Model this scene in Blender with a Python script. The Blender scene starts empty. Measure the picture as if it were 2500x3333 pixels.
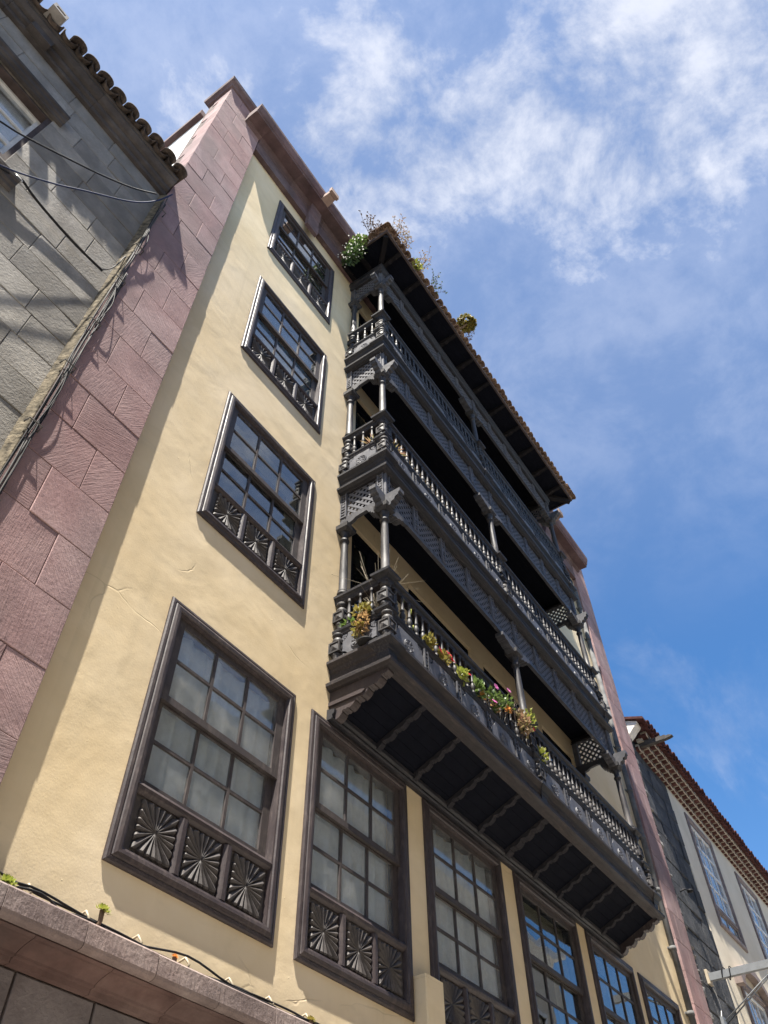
import bpy, math, random
from mathutils import Vector, Matrix
R = math.radians
rng = random.Random(7)
sc = bpy.context.scene
COL = sc.collection

# ------------------------------------------------------------------ camera
CAM = Vector((0.0, -4.2, 1.6))
YAW, PITCH, ROLL = R(56.333), R(50.124), R(-0.929)
_f = Vector((math.sin(YAW)*math.cos(PITCH), math.cos(YAW)*math.cos(PITCH), math.sin(PITCH)))
_r = Vector((math.cos(YAW), -math.sin(YAW), 0))
_u = _r.cross(_f)
_r2 = math.cos(ROLL)*_r + math.sin(ROLL)*_u
_u2 = -math.sin(ROLL)*_r + math.cos(ROLL)*_u
cam_d = bpy.data.cameras.new('camera')
cam_o = bpy.data.objects.new('camera', cam_d)
COL.objects.link(cam_o)
m3 = Matrix((_r2, _u2, -_f)).transposed()
cam_o.matrix_world = Matrix.Translation(CAM) @ m3.to_4x4()
cam_d.sensor_fit = 'VERTICAL'
cam_d.sensor_height = 36.0
cam_d.lens = 36.0*2566.2/3333.0
cam_d.clip_start = 0.05
cam_d.clip_end = 2000
sc.camera = cam_o

# ------------------------------------------------------------------ light
SUN = Vector((-2.9, -1.0, 7.1)).normalized()          # towards the sun
sun_el = math.asin(SUN.z)
sun_rot = math.atan2(SUN.x, SUN.y)
world = bpy.data.worlds.new('World')
sc.world = world
world.use_nodes = True
wt = world.node_tree
wt.nodes.clear()
def wn(t, **k):
    n = wt.nodes.new(t)
    for a, b in k.items(): setattr(n, a, b)
    return n
def wmath(op, a, b=None, c=None, clamp=False):
    n = wn('ShaderNodeMath', operation=op, use_clamp=clamp)
    for i, v in enumerate((a, b, c)):
        if v is None: continue
        if isinstance(v, (int, float)): n.inputs[i].default_value = v
        else: wt.links.new(v, n.inputs[i])
    return n.outputs[0]
def wsmooth(x, lo, hi):
    n = wn('ShaderNodeMapRange', interpolation_type='SMOOTHSTEP')
    wt.links.new(x, n.inputs[0]); n.inputs[1].default_value = lo; n.inputs[2].default_value = hi
    return n.outputs[0]
SKY_STRENGTH = 0.066
w_out = wn('ShaderNodeOutputWorld')
w_bg = wn('ShaderNodeBackground')
w_bg.inputs['Strength'].default_value = SKY_STRENGTH
sky = wn('ShaderNodeTexSky', sky_type='NISHITA', sun_disc=False)
sky.sun_elevation = sun_el
sky.sun_rotation = sun_rot
sky.altitude = 300
sky.air_density = 1.0
sky.dust_density = 0.15
sky.ozone_density = 3.5
tc = wn('ShaderNodeTexCoord')
sep = wn('ShaderNodeSeparateXYZ')
wt.links.new(tc.outputs['Generated'], sep.inputs[0])
zc = wmath('MAXIMUM', wmath('ADD', sep.outputs[2], 0.08), 0.05)
px = wmath('DIVIDE', sep.outputs[0], zc)
py = wmath('DIVIDE', sep.outputs[1], zc)
comb = wn('ShaderNodeCombineXYZ')
wt.links.new(px, comb.inputs[0]); wt.links.new(py, comb.inputs[1])
def wnoise(scale, detail, rough, off, dist=0.0, stretch=(1, 1, 1), rot=0):
    mp = wn('ShaderNodeMapping')
    mp.inputs['Location'].default_value = off
    mp.inputs['Scale'].default_value = stretch
    mp.inputs['Rotation'].default_value = (0, 0, rot)
    wt.links.new(comb.outputs[0], mp.inputs[0])
    n = wn('ShaderNodeTexNoise')
    n.inputs['Scale'].default_value = scale; n.inputs['Detail'].default_value = detail
    n.inputs['Roughness'].default_value = rough; n.inputs['Distortion'].default_value = dist
    wt.links.new(mp.outputs[0], n.inputs['Vector'])
    return n.outputs[0]
# a bank of broken cloud crossing the sky: position across the bank c = a.x*px + a.y*py
CL_A, CL_C, CL_W = (1.0, 0.3), 0.27, 0.31
across = wmath('ADD', wmath('MULTIPLY', px, CL_A[0]), wmath('MULTIPLY', py, CL_A[1]))
warp = wmath('MULTIPLY', wmath('SUBTRACT', wnoise(4.0, 3, 0.5, (3.1, 1.7, 0)), 0.5), 0.30)
d_bank = wmath('ABSOLUTE', wmath('SUBTRACT', wmath('ADD', across, warp), CL_C))
bank = wsmooth(d_bank, CL_W, 0.02)
n1 = wnoise(6.0, 9, 0.64, (1.9, 0.45, 0.0), 0.25)
n2 = wnoise(19.0, 7, 0.62, (7.3, 1.2, 0.0), 0.3)
dens = wmath('ADD', wmath('MULTIPLY', n1, 0.75), wmath('MULTIPLY', n2, 0.25))
cover = wsmooth(wmath('ADD', dens, wmath('MULTIPLY', bank, 0.34)), 0.57, 0.95)
cover = wmath('MULTIPLY', cover, wsmooth(bank, 0.0, 0.35))
wisp = wsmooth(wnoise(1.8, 7, 0.62, (2.2, 9.1, 0.0), 0.6, (1.0, 2.6, 1.0), 0.6), 0.48, 0.85)
cover = wmath('MAXIMUM', cover, wmath('MULTIPLY', wisp, 0.28))
veil = wmath('MULTIPLY', wsmooth(wmath('ABSOLUTE', wmath('SUBTRACT', across, 0.22)), 1.05, 0.1), wmath('ADD', 0.30, wmath('MULTIPLY', wnoise(2.6, 5, 0.55, (5.5, 2.5, 0.0), 0.3), 0.32)))
cover = wmath('MAXIMUM', cover, veil)
cover = wmath('MULTIPLY', cover, 0.9, clamp=True)
cl_tone = wn('ShaderNodeMix', data_type='RGBA')
cl_tone.inputs[6].default_value = (2.3, 2.65, 3.5, 1)
cl_tone.inputs[7].default_value = (4.3, 4.45, 4.95, 1)
wt.links.new(wsmooth(dens, 0.38, 0.66), cl_tone.inputs[0])
w_mix = wn('ShaderNodeMix', data_type='RGBA')
wt.links.new(cover, w_mix.inputs[0])
hsv = wn('ShaderNodeHueSaturation'); hsv.inputs['Saturation'].default_value = 1.2
wt.links.new(sky.outputs[0], hsv.inputs['Color'])
wt.links.new(hsv.outputs[0], w_mix.inputs[6])
wt.links.new(cl_tone.outputs[2], w_mix.inputs[7])
wt.links.new(w_mix.outputs[2], w_bg.inputs['Color'])
wt.links.new(w_bg.outputs[0], w_out.inputs[0])

sun_d = bpy.data.lights.new('sun', 'SUN')
sun_d.energy = 4.6
sun_d.angle = R(0.53)
sun_d.color = (1.0, 0.94, 0.84)
sun_o = bpy.data.objects.new('sun', sun_d)
sun_o.rotation_euler = (-SUN).to_track_quat('-Z', 'Y').to_euler()
sun_o.location = SUN*60
COL.objects.link(sun_o)

sc.view_settings.view_transform = 'Standard'
sc.view_settings.look = 'None'
sc.view_settings.gamma = 1.0
sc.view_settings.use_curve_mapping = False
sc.view_settings.exposure = 1.74
sc.cycles.max_bounces = 8
sc.cycles.transparent_max_bounces = 12
sc.cycles.use_adaptive_sampling = True
sc.cycles.use_denoising = True
sc.cycles.sample_clamp_indirect = 6.0

# ------------------------------------------------------------------ mesh helpers
WLOC = {}
class MB:
    def __init__(s): s.v = []; s.f = []; s.sm = []
    def add(s, vs, fs, smooth=False):
        b = len(s.v); s.v += [tuple(p) for p in vs]
        for f in fs: s.f.append([b+i for i in f]); s.sm.append(smooth)
        return s
    def box(s, x0, x1, y0, y1, z0, z1):
        v = [(x0,y0,z0),(x1,y0,z0),(x1,y1,z0),(x0,y1,z0),(x0,y0,z1),(x1,y0,z1),(x1,y1,z1),(x0,y1,z1)]
        return s.add(v, [(0,3,2,1),(4,5,6,7),(0,1,5,4),(1,2,6,5),(2,3,7,6),(3,0,4,7)])
    def block(s, x0, x1, y0, y1, z0, z1, c, jit=0.0):
        """stone with a chamfered, slightly uneven face towards -Y"""
        j = lambda: rng.uniform(-jit, jit)
        v = [(x0,y1,z0),(x1,y1,z0),(x1,y1,z1),(x0,y1,z1)]
        v += [(x0,y0+c,z0),(x1,y0+c,z0),(x1,y0+c,z1),(x0,y0+c,z1)]
        v += [(x0+c+abs(j()),y0+j(),z0+c+abs(j())),(x1-c-abs(j()),y0+j(),z0+c+abs(j())),(x1-c-abs(j()),y0+j(),z1-c-abs(j())),(x0+c+abs(j()),y0+j(),z1-c-abs(j()))]
        f = [(0,3,2,1)]
        for a in range(4):
            b = (a+1) % 4
            f += [(a,b,4+b,4+a),(4+a,4+b,8+b,8+a)]
        f.append((8,9,10,11))
        return s.add(v, f)
    def prism(s, poly, axis, a, b, smooth=False):
        """poly of 2D points extruded from a to b along axis (x: poly=(y,z); y: (x,z); z: (x,y))"""
        def p(q, t): return {'x': (t,q[0],q[1]), 'y': (q[0],t,q[1]), 'z': (q[0],q[1],t)}[axis]
        n = len(poly)
        v = [p(q,a) for q in poly]+[p(q,b) for q in poly]
        s.add(v, [(i,(i+1)%n,n+(i+1)%n,n+i) for i in range(n)], smooth)
        b0 = len(s.v)-2*n
        s.f.append([b0+i for i in range(n)][::-1]); s.f.append([b0+n+i for i in range(n)]); s.sm += [False, False]
        return s
    def lathe(s, prof, n, c=(0,0,0), smooth=True, ph=0.0):
        v = []
        for r, z in prof:
            for k in range(n):
                a = 2*math.pi*k/n+ph
                v.append((c[0]+r*math.cos(a), c[1]+r*math.sin(a), c[2]+z))
        m = len(prof); f = []
        for i in range(m-1):
            for k in range(n):
                f.append((i*n+k, i*n+(k+1)%n, (i+1)*n+(k+1)%n, (i+1)*n+k))
        s.add(v, f, smooth)
        b = len(s.v)-len(v)
        s.f.append([b+k for k in range(n)][::-1]); s.f.append([b+(m-1)*n+k for k in range(n)]); s.sm += [False, False]
        return s
    def tube(s, pts, r, n=6, r1=None):
        pts = [Vector(p) for p in pts]; v = []; m = len(pts)
        up = Vector((0,0,1)); last = None
        for i, p in enumerate(pts):
            d = (pts[min(i+1,m-1)]-pts[max(i-1,0)]).normalized()
            a = last if last is not None else (up if abs(d.z) < 0.9 else Vector((1,0,0)))
            u = d.cross(a).normalized(); w = u.cross(d).normalized(); last = w
            rr = r if r1 is None else r+(r1-r)*i/max(1,m-1)
            for k in range(n):
                t = 2*math.pi*k/n
                v.append(p+u*(rr*math.cos(t))+w*(rr*math.sin(t)))
        f = [(i*n+k, i*n+(k+1)%n, (i+1)*n+(k+1)%n, (i+1)*n+k) for i in range(m-1) for k in range(n)]
        s.add(v, f, True)
        b = len(s.v)-len(v)
        s.f.append([b+k for k in range(n)][::-1]); s.f.append([b+(m-1)*n+k for k in range(n)]); s.sm += [False, False]
        return s
    def ring_sweep(s, x0, x1, z0, z1, prof):
        """mitred rectangular frame in the XZ plane: prof = [(inset, y)]"""
        v = []
        for i, y in prof: v += [(x0+i,y,z0+i),(x1-i,y,z0+i),(x1-i,y,z1-i),(x0+i,y,z1-i)]
        f = []
        for a in range(len(prof)-1):
            for k in range(4):
                f.append((a*4+k, a*4+(k+1)%4, a*4+4+(k+1)%4, a*4+4+k))
        return s.add(v, f)
    def u_sweep(s, x0, x1, y0, yw, prof):
        """mitred moulding round three sides of a rectangle that stands on the wall yw: prof = [(offset out, z)]"""
        v = []
        for o, z in prof: v += [(x0-o,yw,z),(x0-o,y0-o,z),(x1+o,y0-o,z),(x1+o,yw,z)]
        f = []
        for a in range(len(prof)-1):
            for k in range(3): f.append((a*4+k, a*4+k+1, a*4+5+k, a*4+4+k))
        return s.add(v, f)
    def mesh(s, name):
        me = bpy.data.meshes.new(name)
        me.from_pydata(s.v, [], s.f)
        me.polygons.foreach_set('use_smooth', s.sm)
        me.validate(); me.update()
        return me
    def build(s, name, mat, parent=None):
        xs = [p[0] for p in s.v]; ys = [p[1] for p in s.v]; zs = [p[2] for p in s.v]
        c = Vector(((min(xs)+max(xs))/2, (min(ys)+max(ys))/2, min(zs)))
        s.v = [(p[0]-c.x, p[1]-c.y, p[2]-c.z) for p in s.v]
        return put(name, s.mesh(name), mat, c, parent)
def put(name, me, mat, loc, parent=None, rot=None, scale=None):
    o = bpy.data.objects.new(name, me)
    if mat is not None and me is not None and not me.materials: me.materials.append(mat)
    COL.objects.link(o)
    o.location = loc
    if rot is not None: o.rotation_euler = rot
    if scale is not None: o.scale = scale
    WLOC[o.name] = Vector(loc)
    if parent is not None:
        o.parent = parent
        o.matrix_parent_inverse = Matrix.Translation(-WLOC[parent.name])
        # parents only ever carry a translation
        WLOC[o.name] = Vector(loc)
    return o
def tag(o, label, cat, group=None, kind=None):
    if label: o['label'] = label
    if cat: o['category'] = cat
    if group: o['group'] = group
    if kind: o['kind'] = kind
    return o
def thing(name, loc, label, cat, group=None):
    return tag(put(name, None, None, Vector(loc)), label, cat, group)
def stuff(o): o['kind'] = 'stuff'; return o
def clip_poly(poly, x0, x1, z0, z1):
    for ax, lim, sg in ((0,x0,1),(0,x1,-1),(1,z0,1),(1,z1,-1)):
        out = []
        for i in range(len(poly)):
            p, q = poly[i], poly[(i+1) % len(poly)]
            ip, iq = sg*(p[ax]-lim) >= 0, sg*(q[ax]-lim) >= 0
            if ip: out.append(p)
            if ip != iq:
                t = (lim-p[ax])/(q[ax]-p[ax])
                out.append((p[0]+t*(q[0]-p[0]), p[1]+t*(q[1]-p[1])))
        poly = out
        if len(poly) < 3: return []
    return poly

# ------------------------------------------------------------------ materials
class NT:
    def __init__(s, name):
        s.m = bpy.data.materials.new(name); s.m.use_nodes = True
        s.t = s.m.node_tree; s.t.nodes.clear()
        s.out = s.t.nodes.new('ShaderNodeOutputMaterial')
    def n(s, t, **k):
        x = s.t.nodes.new(t)
        for a, b in k.items(): setattr(x, a, b)
        return x
    def l(s, a, b): s.t.links.new(a, b)
    def pos(s, scale=(1,1,1), rot=(0,0,0), per_object=False, rand_rot=None):
        g = s.n('ShaderNodeNewGeometry').outputs['Position']
        if per_object:
            oi = s.n('ShaderNodeObjectInfo')
            mm = s.n('ShaderNodeMath', operation='MULTIPLY'); s.l(oi.outputs['Random'], mm.inputs[0]); mm.inputs[1].default_value = 57.0
            va = s.n('ShaderNodeVectorMath', operation='ADD'); s.l(g, va.inputs[0]); s.l(mm.outputs[0], va.inputs[1]); g = va.outputs[0]
            if rand_rot:
                vr = s.n('ShaderNodeVectorRotate', rotation_type='Y_AXIS'); s.l(g, vr.inputs['Vector'])
                ml = s.n('ShaderNodeMath', operation='MULTIPLY'); s.l(oi.outputs['Random'], ml.inputs[0]); ml.inputs[1].default_value = rand_rot
                s.l(ml.outputs[0], vr.inputs['Angle']); g = vr.outputs[0]
        mp = s.n('ShaderNodeMapping'); s.l(g, mp.inputs[0])
        mp.inputs['Scale'].default_value = scale; mp.inputs['Rotation'].default_value = rot
        return mp.outputs[0]
    def noise(s, vec, scale, detail=5, rough=0.55, dist=0.0):
        x = s.n('ShaderNodeTexNoise'); s.l(vec, x.inputs['Vector'])
        x.inputs['Scale'].default_value = scale; x.inputs['Detail'].default_value = detail
        x.inputs['Roughness'].default_value = rough; x.inputs['Distortion'].default_value = dist
        return x.outputs[0]
    def ramp(s, fac, stops):
        r = s.n('ShaderNodeValToRGB'); s.l(fac, r.inputs[0]); e = r.color_ramp.elements
        while len(e) < len(stops): e.new(0.5)
        for i, (p, c) in enumerate(stops): e[i].position = p; e[i].color = (*c, 1)
        return r.outputs[0]
    def rng(s, fac, a, b, c=0.0, d=1.0):
        r = s.n('ShaderNodeMapRange'); s.l(fac, r.inputs[0])
        for i, v in enumerate((a,b,c,d)): r.inputs[i+1].default_value = v
        return r.outputs[0]
    def math(s, op, a, b):
        x = s.n('ShaderNodeMath', operation=op)
        for i, v in enumerate((a,b)):
            if isinstance(v, (int,float)): x.inputs[i].default_value = v
            else: s.l(v, x.inputs[i])
        return x.outputs[0]
    def mix(s, fac, a, b, mode='MIX'):
        x = s.n('ShaderNodeMix', data_type='RGBA', blend_type=mode)
        if isinstance(fac, (int,float)): x.inputs[0].default_value = fac
        else: s.l(fac, x.inputs[0])
        for i, v in ((6,a),(7,b)):
            if isinstance(v, tuple): x.inputs[i].default_value = (*v, 1)
            else: s.l(v, x.inputs[i])
        return x.outputs[2]
    def bump(s, h, dist, strength=1.0, prev=None):
        b = s.n('ShaderNodeBump'); b.inputs['Strength'].default_value = strength; b.inputs['Distance'].default_value = dist
        s.l(h, b.inputs['Height'])
        if prev is not None: s.l(prev, b.inputs['Normal'])
        return b.outputs[0]
    def rnd(s): return s.n('ShaderNodeObjectInfo').outputs['Random']
    def finish(s, col, rough=0.8, nrm=None, spec=0.3, metal=0.0):
        p = s.n('ShaderNodeBsdfPrincipled')
        if isinstance(col, tuple): p.inputs['Base Color'].default_value = (*col, 1)
        else: s.l(col, p.inputs['Base Color'])
        if isinstance(rough, (int,float)): p.inputs['Roughness'].default_value = rough
        else: s.l(rough, p.inputs['Roughness'])
        p.inputs['Specular IOR Level'].default_value = spec
        p.inputs['Metallic'].default_value = metal
        if nrm is not None: s.l(nrm, p.inputs['Normal'])
        s.l(p.outputs[0], s.out.inputs[0]); s.bsdf = p
        return s.m

def m_plaster(name, c0, c1, c2, stain=0.35, cracks=True, und=0.010):
    t = NT(name); P = t.pos()
    big = t.noise(P, 0.7, 5, 0.6); mid = t.noise(t.pos((1,1,2.2), (0,0.5,0)), 2.2, 5, 0.6, 0.6); fine = t.noise(P, 60, 4, 0.6)
    col = t.ramp(big, [(0.35,c0),(0.52,c1),(0.68,c2)])
    col = t.mix(t.math('MULTIPLY', t.rng(mid,0.5,0.75), stain), col, tuple(x*0.78 for x in c1))
    streak = t.noise(t.pos((7,7,0.35)), 1.0, 5, 0.6, 0.2); patch = t.noise(P, 0.45, 3, 0.5)
    col = t.mix(t.math('MULTIPLY', t.math('MULTIPLY', t.rng(streak,0.52,0.74), t.rng(patch,0.42,0.62)), 0.30), col, tuple(x*0.62 for x in c1))
    pale = t.rng(t.noise(t.pos((1,1,1.4)), 0.9, 6, 0.65, 0.8), 0.56, 0.66, 0, 0.22)
    col = t.mix(pale, col, tuple(min(1,x*1.10+0.03) for x in c2))
    n = t.bump(t.noise(P, 1.3, 3, 0.5, 0.4), und*1.5)
    n = t.bump(t.noise(P, 4.5, 4, 0.55), und*0.32, 1, n)
    n = t.bump(fine, 0.0010, 1, n)
    spk = t.rng(t.noise(P, 22, 2, 0.5), 0.72, 0.80)
    n = t.bump(spk, 0.002, 1, n)
    if cracks:
        q = t.pos((0.55,1,1.0), (0,0.62,0))
        w = t.n('ShaderNodeTexVoronoi', feature='DISTANCE_TO_EDGE'); 
        wv = t.n('ShaderNodeVectorMath', operation='ADD'); t.l(q, wv.inputs[0])
        nz = t.n('ShaderNodeTexNoise'); nz.inputs['Scale'].default_value = 1.6; nz.inputs['Detail'].default_value = 4; t.l(q, nz.inputs['Vector'])
        vs = t.n('ShaderNodeVectorMath', operation='SCALE'); t.l(nz.outputs['Color'], vs.inputs[0]); vs.inputs['Scale'].default_value = 0.35; t.l(vs.outputs[0], wv.inputs[1])
        t.l(wv.outputs[0], w.inputs['Vector']); w.inputs['Scale'].default_value = 0.5
        line = t.math('MULTIPLY', t.rng(w.outputs['Distance'], 0.0, 0.003, 1, 0), t.rng(t.noise(P, 0.9, 2, 0.5), 0.54, 0.62))
        n = t.bump(line, -0.0022, 1, n)
        col = t.mix(t.math('MULTIPLY', line, 0.30), col, tuple(x*0.45 for x in c1))
    return t.finish(col, 0.9, n, 0.2)

def m_stone(name, c0, c1, c2, rvar=0.25, chisel=0.004, scale=(6,6,55), rot=1.2, dirt=None, rough=0.88, stops=(0.32,0.5,0.7)):
    t = NT(name); P = t.pos(per_object=True)
    big = t.noise(P, 2.2, 6, 0.62)
    col = t.ramp(big, list(zip(stops,(c0,c1,c2))))
    v = t.rng(t.rnd(), 0, 1, 1-rvar, 1+rvar*0.55)
    hv = t.n('ShaderNodeHueSaturation'); t.l(col, hv.inputs['Color']); t.l(v, hv.inputs['Value'])
    t.l(t.rng(t.noise(t.pos(), 0.8, 2, 0.5), 0.3, 0.7, 0.8, 1.15), hv.inputs['Saturation'])
    col = hv.outputs[0]
    if dirt:
        dn = t.noise(t.pos((1,1,0.35)), 1.7, 6, 0.65)
        col = t.mix(t.rng(dn, 0.48, 0.72, 0, 0.75), col, dirt)
    Q = t.pos(scale, per_object=True, rand_rot=rot)
    ch = t.noise(Q, 1.0, 4, 0.6, 0.5)
    n = t.bump(ch, chisel)
    n = t.bump(t.noise(P, 30, 4, 0.65), chisel*0.7, 1, n)
    col = t.mix(t.rng(ch, 0.62, 0.35, 0, 0.25), col, tuple(x*0.6 for x in c1))
    return t.finish(col, rough, n, 0.2)

def m_wood(name, base, worn, stretch=(3,3,26), wear=0.35, rough=(0.5,0.75), bumpd=0.0022, spec=0.4):
    t = NT(name); P = t.pos()
    g = t.noise(t.pos(stretch), 1.6, 5, 0.65, 0.4)
    w = t.noise(P, 2.6, 5, 0.6)
    k = t.math('MULTIPLY', t.rng(g, 0.45, 0.72), t.rng(w, 0.40, 0.66))
    col = t.mix(t.math('MULTIPLY', k, wear), base, worn)
    col = t.mix(t.rng(t.noise(P, 12, 3, 0.6), 0.6, 0.4, 0, 0.35), col, tuple(x*0.55 for x in base))
    n = t.bump(g, bumpd); n = t.bump(t.noise(P, 45, 3, 0.6), bumpd*0.5, 1, n)
    return t.finish(col, t.rng(w, 0.3, 0.7, *rough), n, spec)

def m_plain(name, col, rough=0.6, spec=0.3, metal=0.0, var=0.2, sc_=9.0, bumpd=0.0, rvar=0.0, var_col=None):
    t = NT(name); P = t.pos(per_object=rvar > 0)
    n_ = t.noise(P, sc_, 5, 0.6)
    c = t.mix(t.rng(n_, 0.35, 0.7, 0, 1), tuple(x*(1-var) for x in col), var_col or tuple(min(1,x*(1+var)) for x in col))
    if rvar:
        hv = t.n('ShaderNodeHueSaturation'); t.l(c, hv.inputs['Color']); t.l(t.rng(t.rnd(),0,1,1-rvar,1+rvar), hv.inputs['Value']); c = hv.outputs[0]
    return t.finish(c, rough, t.bump(n_, bumpd) if bumpd else None, spec, metal)

def m_leaf(name, col, col2):
    t = NT(name)
    c = t.mix(t.rng(t.noise(t.pos(), 14, 3, 0.6), 0.35, 0.65), col, col2)
    p = t.n('ShaderNodeBsdfPrincipled'); t.l(c, p.inputs['Base Color']); p.inputs['Roughness'].default_value = 0.5
    tr = t.n('ShaderNodeBsdfTranslucent'); t.l(c, tr.inputs['Color'])
    mx = t.n('ShaderNodeMixShader'); mx.inputs[0].default_value = 0.35
    t.l(p.outputs[0], mx.inputs[1]); t.l(tr.outputs[0], mx.inputs[2]); t.l(mx.outputs[0], t.out.inputs[0])
    return t.m

def m_glass(name, f0=0.05, tint=(0.80,0.86,0.86), rough=0.015, dirt=0.05):  # dirt: grime film that also carries painted reflection haze
    t = NT(name)
    n = t.bump(t.noise(t.pos(per_object=True), 1.2, 2, 0.5), 0.003)
    g = t.n('ShaderNodeNewGeometry'); dt = t.n('ShaderNodeVectorMath', operation='DOT_PRODUCT')
    t.l(g.outputs['Incoming'], dt.inputs[0]); t.l(g.outputs['Normal'], dt.inputs[1])
    c1 = t.math('SUBTRACT', 1.0, t.math('ABSOLUTE', dt.outputs['Value'], 0.0))
    F = t.math('ADD', t.math('MULTIPLY', t.math('POWER', c1, 5.0), 1-f0), f0)
    tr = t.n('ShaderNodeBsdfTransparent'); tr.inputs[0].default_value = (*tint, 1)
    gl = t.n('ShaderNodeBsdfGlossy'); gl.inputs['Roughness'].default_value = rough; t.l(n, gl.inputs['Normal'])
    df = t.n('ShaderNodeBsdfDiffuse'); df.inputs[0].default_value = (0.55,0.56,0.55,1)
    a = t.n('ShaderNodeMixShader'); t.l(t.rng(t.noise(t.pos(), 5, 4, 0.6), 0.35, 0.75, dirt*0.3, dirt*1.6), a.inputs[0])
    t.l(tr.outputs[0], a.inputs[1]); t.l(df.outputs[0], a.inputs[2])
    b = t.n('ShaderNodeMixShader'); t.l(F, b.inputs[0]); t.l(a.outputs[0], b.inputs[1]); t.l(gl.outputs[0], b.inputs[2])
    t.l(b.outputs[0], t.out.inputs[0])
    return t.m

def m_cloth(name, col):
    t = NT(name)
    c = t.mix(t.rng(t.noise(t.pos((1,1,0.25)), 4, 4, 0.6), 0.35, 0.7), tuple(x*0.82 for x in col), col)
    d = t.n('ShaderNodeBsdfDiffuse'); t.l(c, d.inputs[0])
    tr = t.n('ShaderNodeBsdfTranslucent'); t.l(c, tr.inputs[0])
    mx = t.n('ShaderNodeMixShader'); mx.inputs[0].default_value = 0.2
    t.l(d.outputs[0], mx.inputs[1]); t.l(tr.outputs[0], mx.inputs[2]); t.l(mx.outputs[0], t.out.inputs[0])
    return t.m

M = {}
M['plaster'] = m_plaster('ochre_plaster', (0.64,0.505,0.31), (0.69,0.56,0.365), (0.73,0.605,0.42))
M['white_plaster'] = m_plaster('white_plaster', (0.74,0.73,0.70), (0.8,0.79,0.77), (0.82,0.82,0.8), 0.25)
M['cream_plaster'] = m_plaster('cream_plaster', (0.60,0.53,0.41), (0.66,0.59,0.47), (0.70,0.63,0.51), 0.2, False, 0.006)
M['opposite_plaster'] = m_plaster('opposite_plaster', (0.58,0.52,0.42), (0.62,0.56,0.46), (0.66,0.60,0.5), 0.2, False)
M['red_stone'] = m_stone('red_tuff', (0.235,0.145,0.142), (0.315,0.202,0.196), (0.39,0.262,0.25), 0.22, 0.0055, (6,6,75), 2.4, dirt=(0.20,0.15,0.145))
M['red_trim'] = m_stone('red_trim_stone', (0.095,0.06,0.062), (0.135,0.088,0.09), (0.20,0.135,0.132), 0.12, 0.004, (20,20,20), 1.0, dirt=(0.07,0.05,0.045))
M['sand_trim'] = m_stone('sand_trim_stone', (0.36,0.25,0.19), (0.46,0.34,0.26), (0.54,0.42,0.33), 0.15, 0.004, (12,12,12))
M['spout'] = m_stone('spout_stone', (0.20,0.14,0.12), (0.28,0.20,0.17), (0.36,0.27,0.23), 0.15, 0.004, (12,12,12))
M['concrete'] = m_plain('concrete', (0.30,0.28,0.26), 0.9, 0.2, var=0.2)
M['grey_stone'] = m_stone('grey_basalt', (0.20,0.185,0.165), (0.285,0.265,0.235), (0.38,0.35,0.305), 0.30, 0.006, (34,34,40), 1.0, dirt=(0.13,0.115,0.095))
M['grey_trim'] = m_stone('grey_trim_stone', (0.045,0.04,0.04), (0.078,0.069,0.067), (0.14,0.125,0.118), 0.15, 0.004, (16,16,16), dirt=(0.045,0.037,0.033))
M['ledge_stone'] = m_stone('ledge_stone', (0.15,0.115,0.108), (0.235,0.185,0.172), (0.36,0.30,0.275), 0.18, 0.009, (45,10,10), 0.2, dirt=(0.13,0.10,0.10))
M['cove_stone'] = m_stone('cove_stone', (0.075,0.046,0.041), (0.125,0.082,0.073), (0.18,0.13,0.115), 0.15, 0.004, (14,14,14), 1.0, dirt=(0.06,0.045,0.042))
M['base_stone'] = m_stone('base_stone', (0.12,0.102,0.10), (0.175,0.152,0.15), (0.25,0.22,0.215), 0.2, 0.006, (20,20,30), 1.0)
M['lava_stone'] = m_stone('dark_lava_stone', (0.035,0.037,0.042), (0.06,0.062,0.068), (0.11,0.11,0.112), 0.25, 0.02, (9,9,9), 1.0)
M['rubble'] = m_stone('rubble_edge', (0.13,0.125,0.12), (0.22,0.21,0.20), (0.34,0.32,0.30), 0.3, 0.03, (12,12,12), 1.0)
M['mortar'] = m_plain('mortar', (0.42,0.38,0.33), 0.95, 0.1, var=0.3)
M['joint'] = m_plain('dark_joint', (0.16,0.125,0.115), 0.95, 0.1, var=0.3)  # plain dark colour of the joint core behind the blocks
M['wood_x'] = m_wood('dark_wood_boards', (0.020,0.020,0.025), (0.15,0.125,0.115), (3,30,30), 0.5, (0.45,0.7), spec=0.3)
M['wood_z'] = m_wood('dark_wood_uprights', (0.030,0.028,0.030), (0.19,0.165,0.15), (30,30,3), 0.6, (0.45,0.7), spec=0.35)
M['wood_carved'] = m_wood('dark_wood_carved', (0.050,0.050,0.058), (0.22,0.21,0.21), (8,8,8), 0.5, (0.45,0.7), spec=0.35)
M['wood_in'] = m_wood('shade_dark_wood', (0.005,0.006,0.011), (0.014,0.015,0.020), (6,20,20), 0.3, (0.8,0.95), 0.001, 0.08)  # black timber, colour lowered further to hold the shade of undersides and recesses
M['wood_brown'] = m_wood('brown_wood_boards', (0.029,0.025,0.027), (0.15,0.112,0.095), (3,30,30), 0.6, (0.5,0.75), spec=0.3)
M['wood_shade'] = m_wood('eave_timber', (0.011,0.010,0.012), (0.05,0.04,0.036), (20,5,20), 0.5, (0.7,0.9), spec=0.12)  # darker timber copy with the shade under the eave put into its colour
M['wood_corbel'] = m_wood('corbel_timber', (0.026,0.025,0.030), (0.085,0.075,0.072), (20,5,20), 0.5, (0.7,0.9), spec=0.12)
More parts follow.
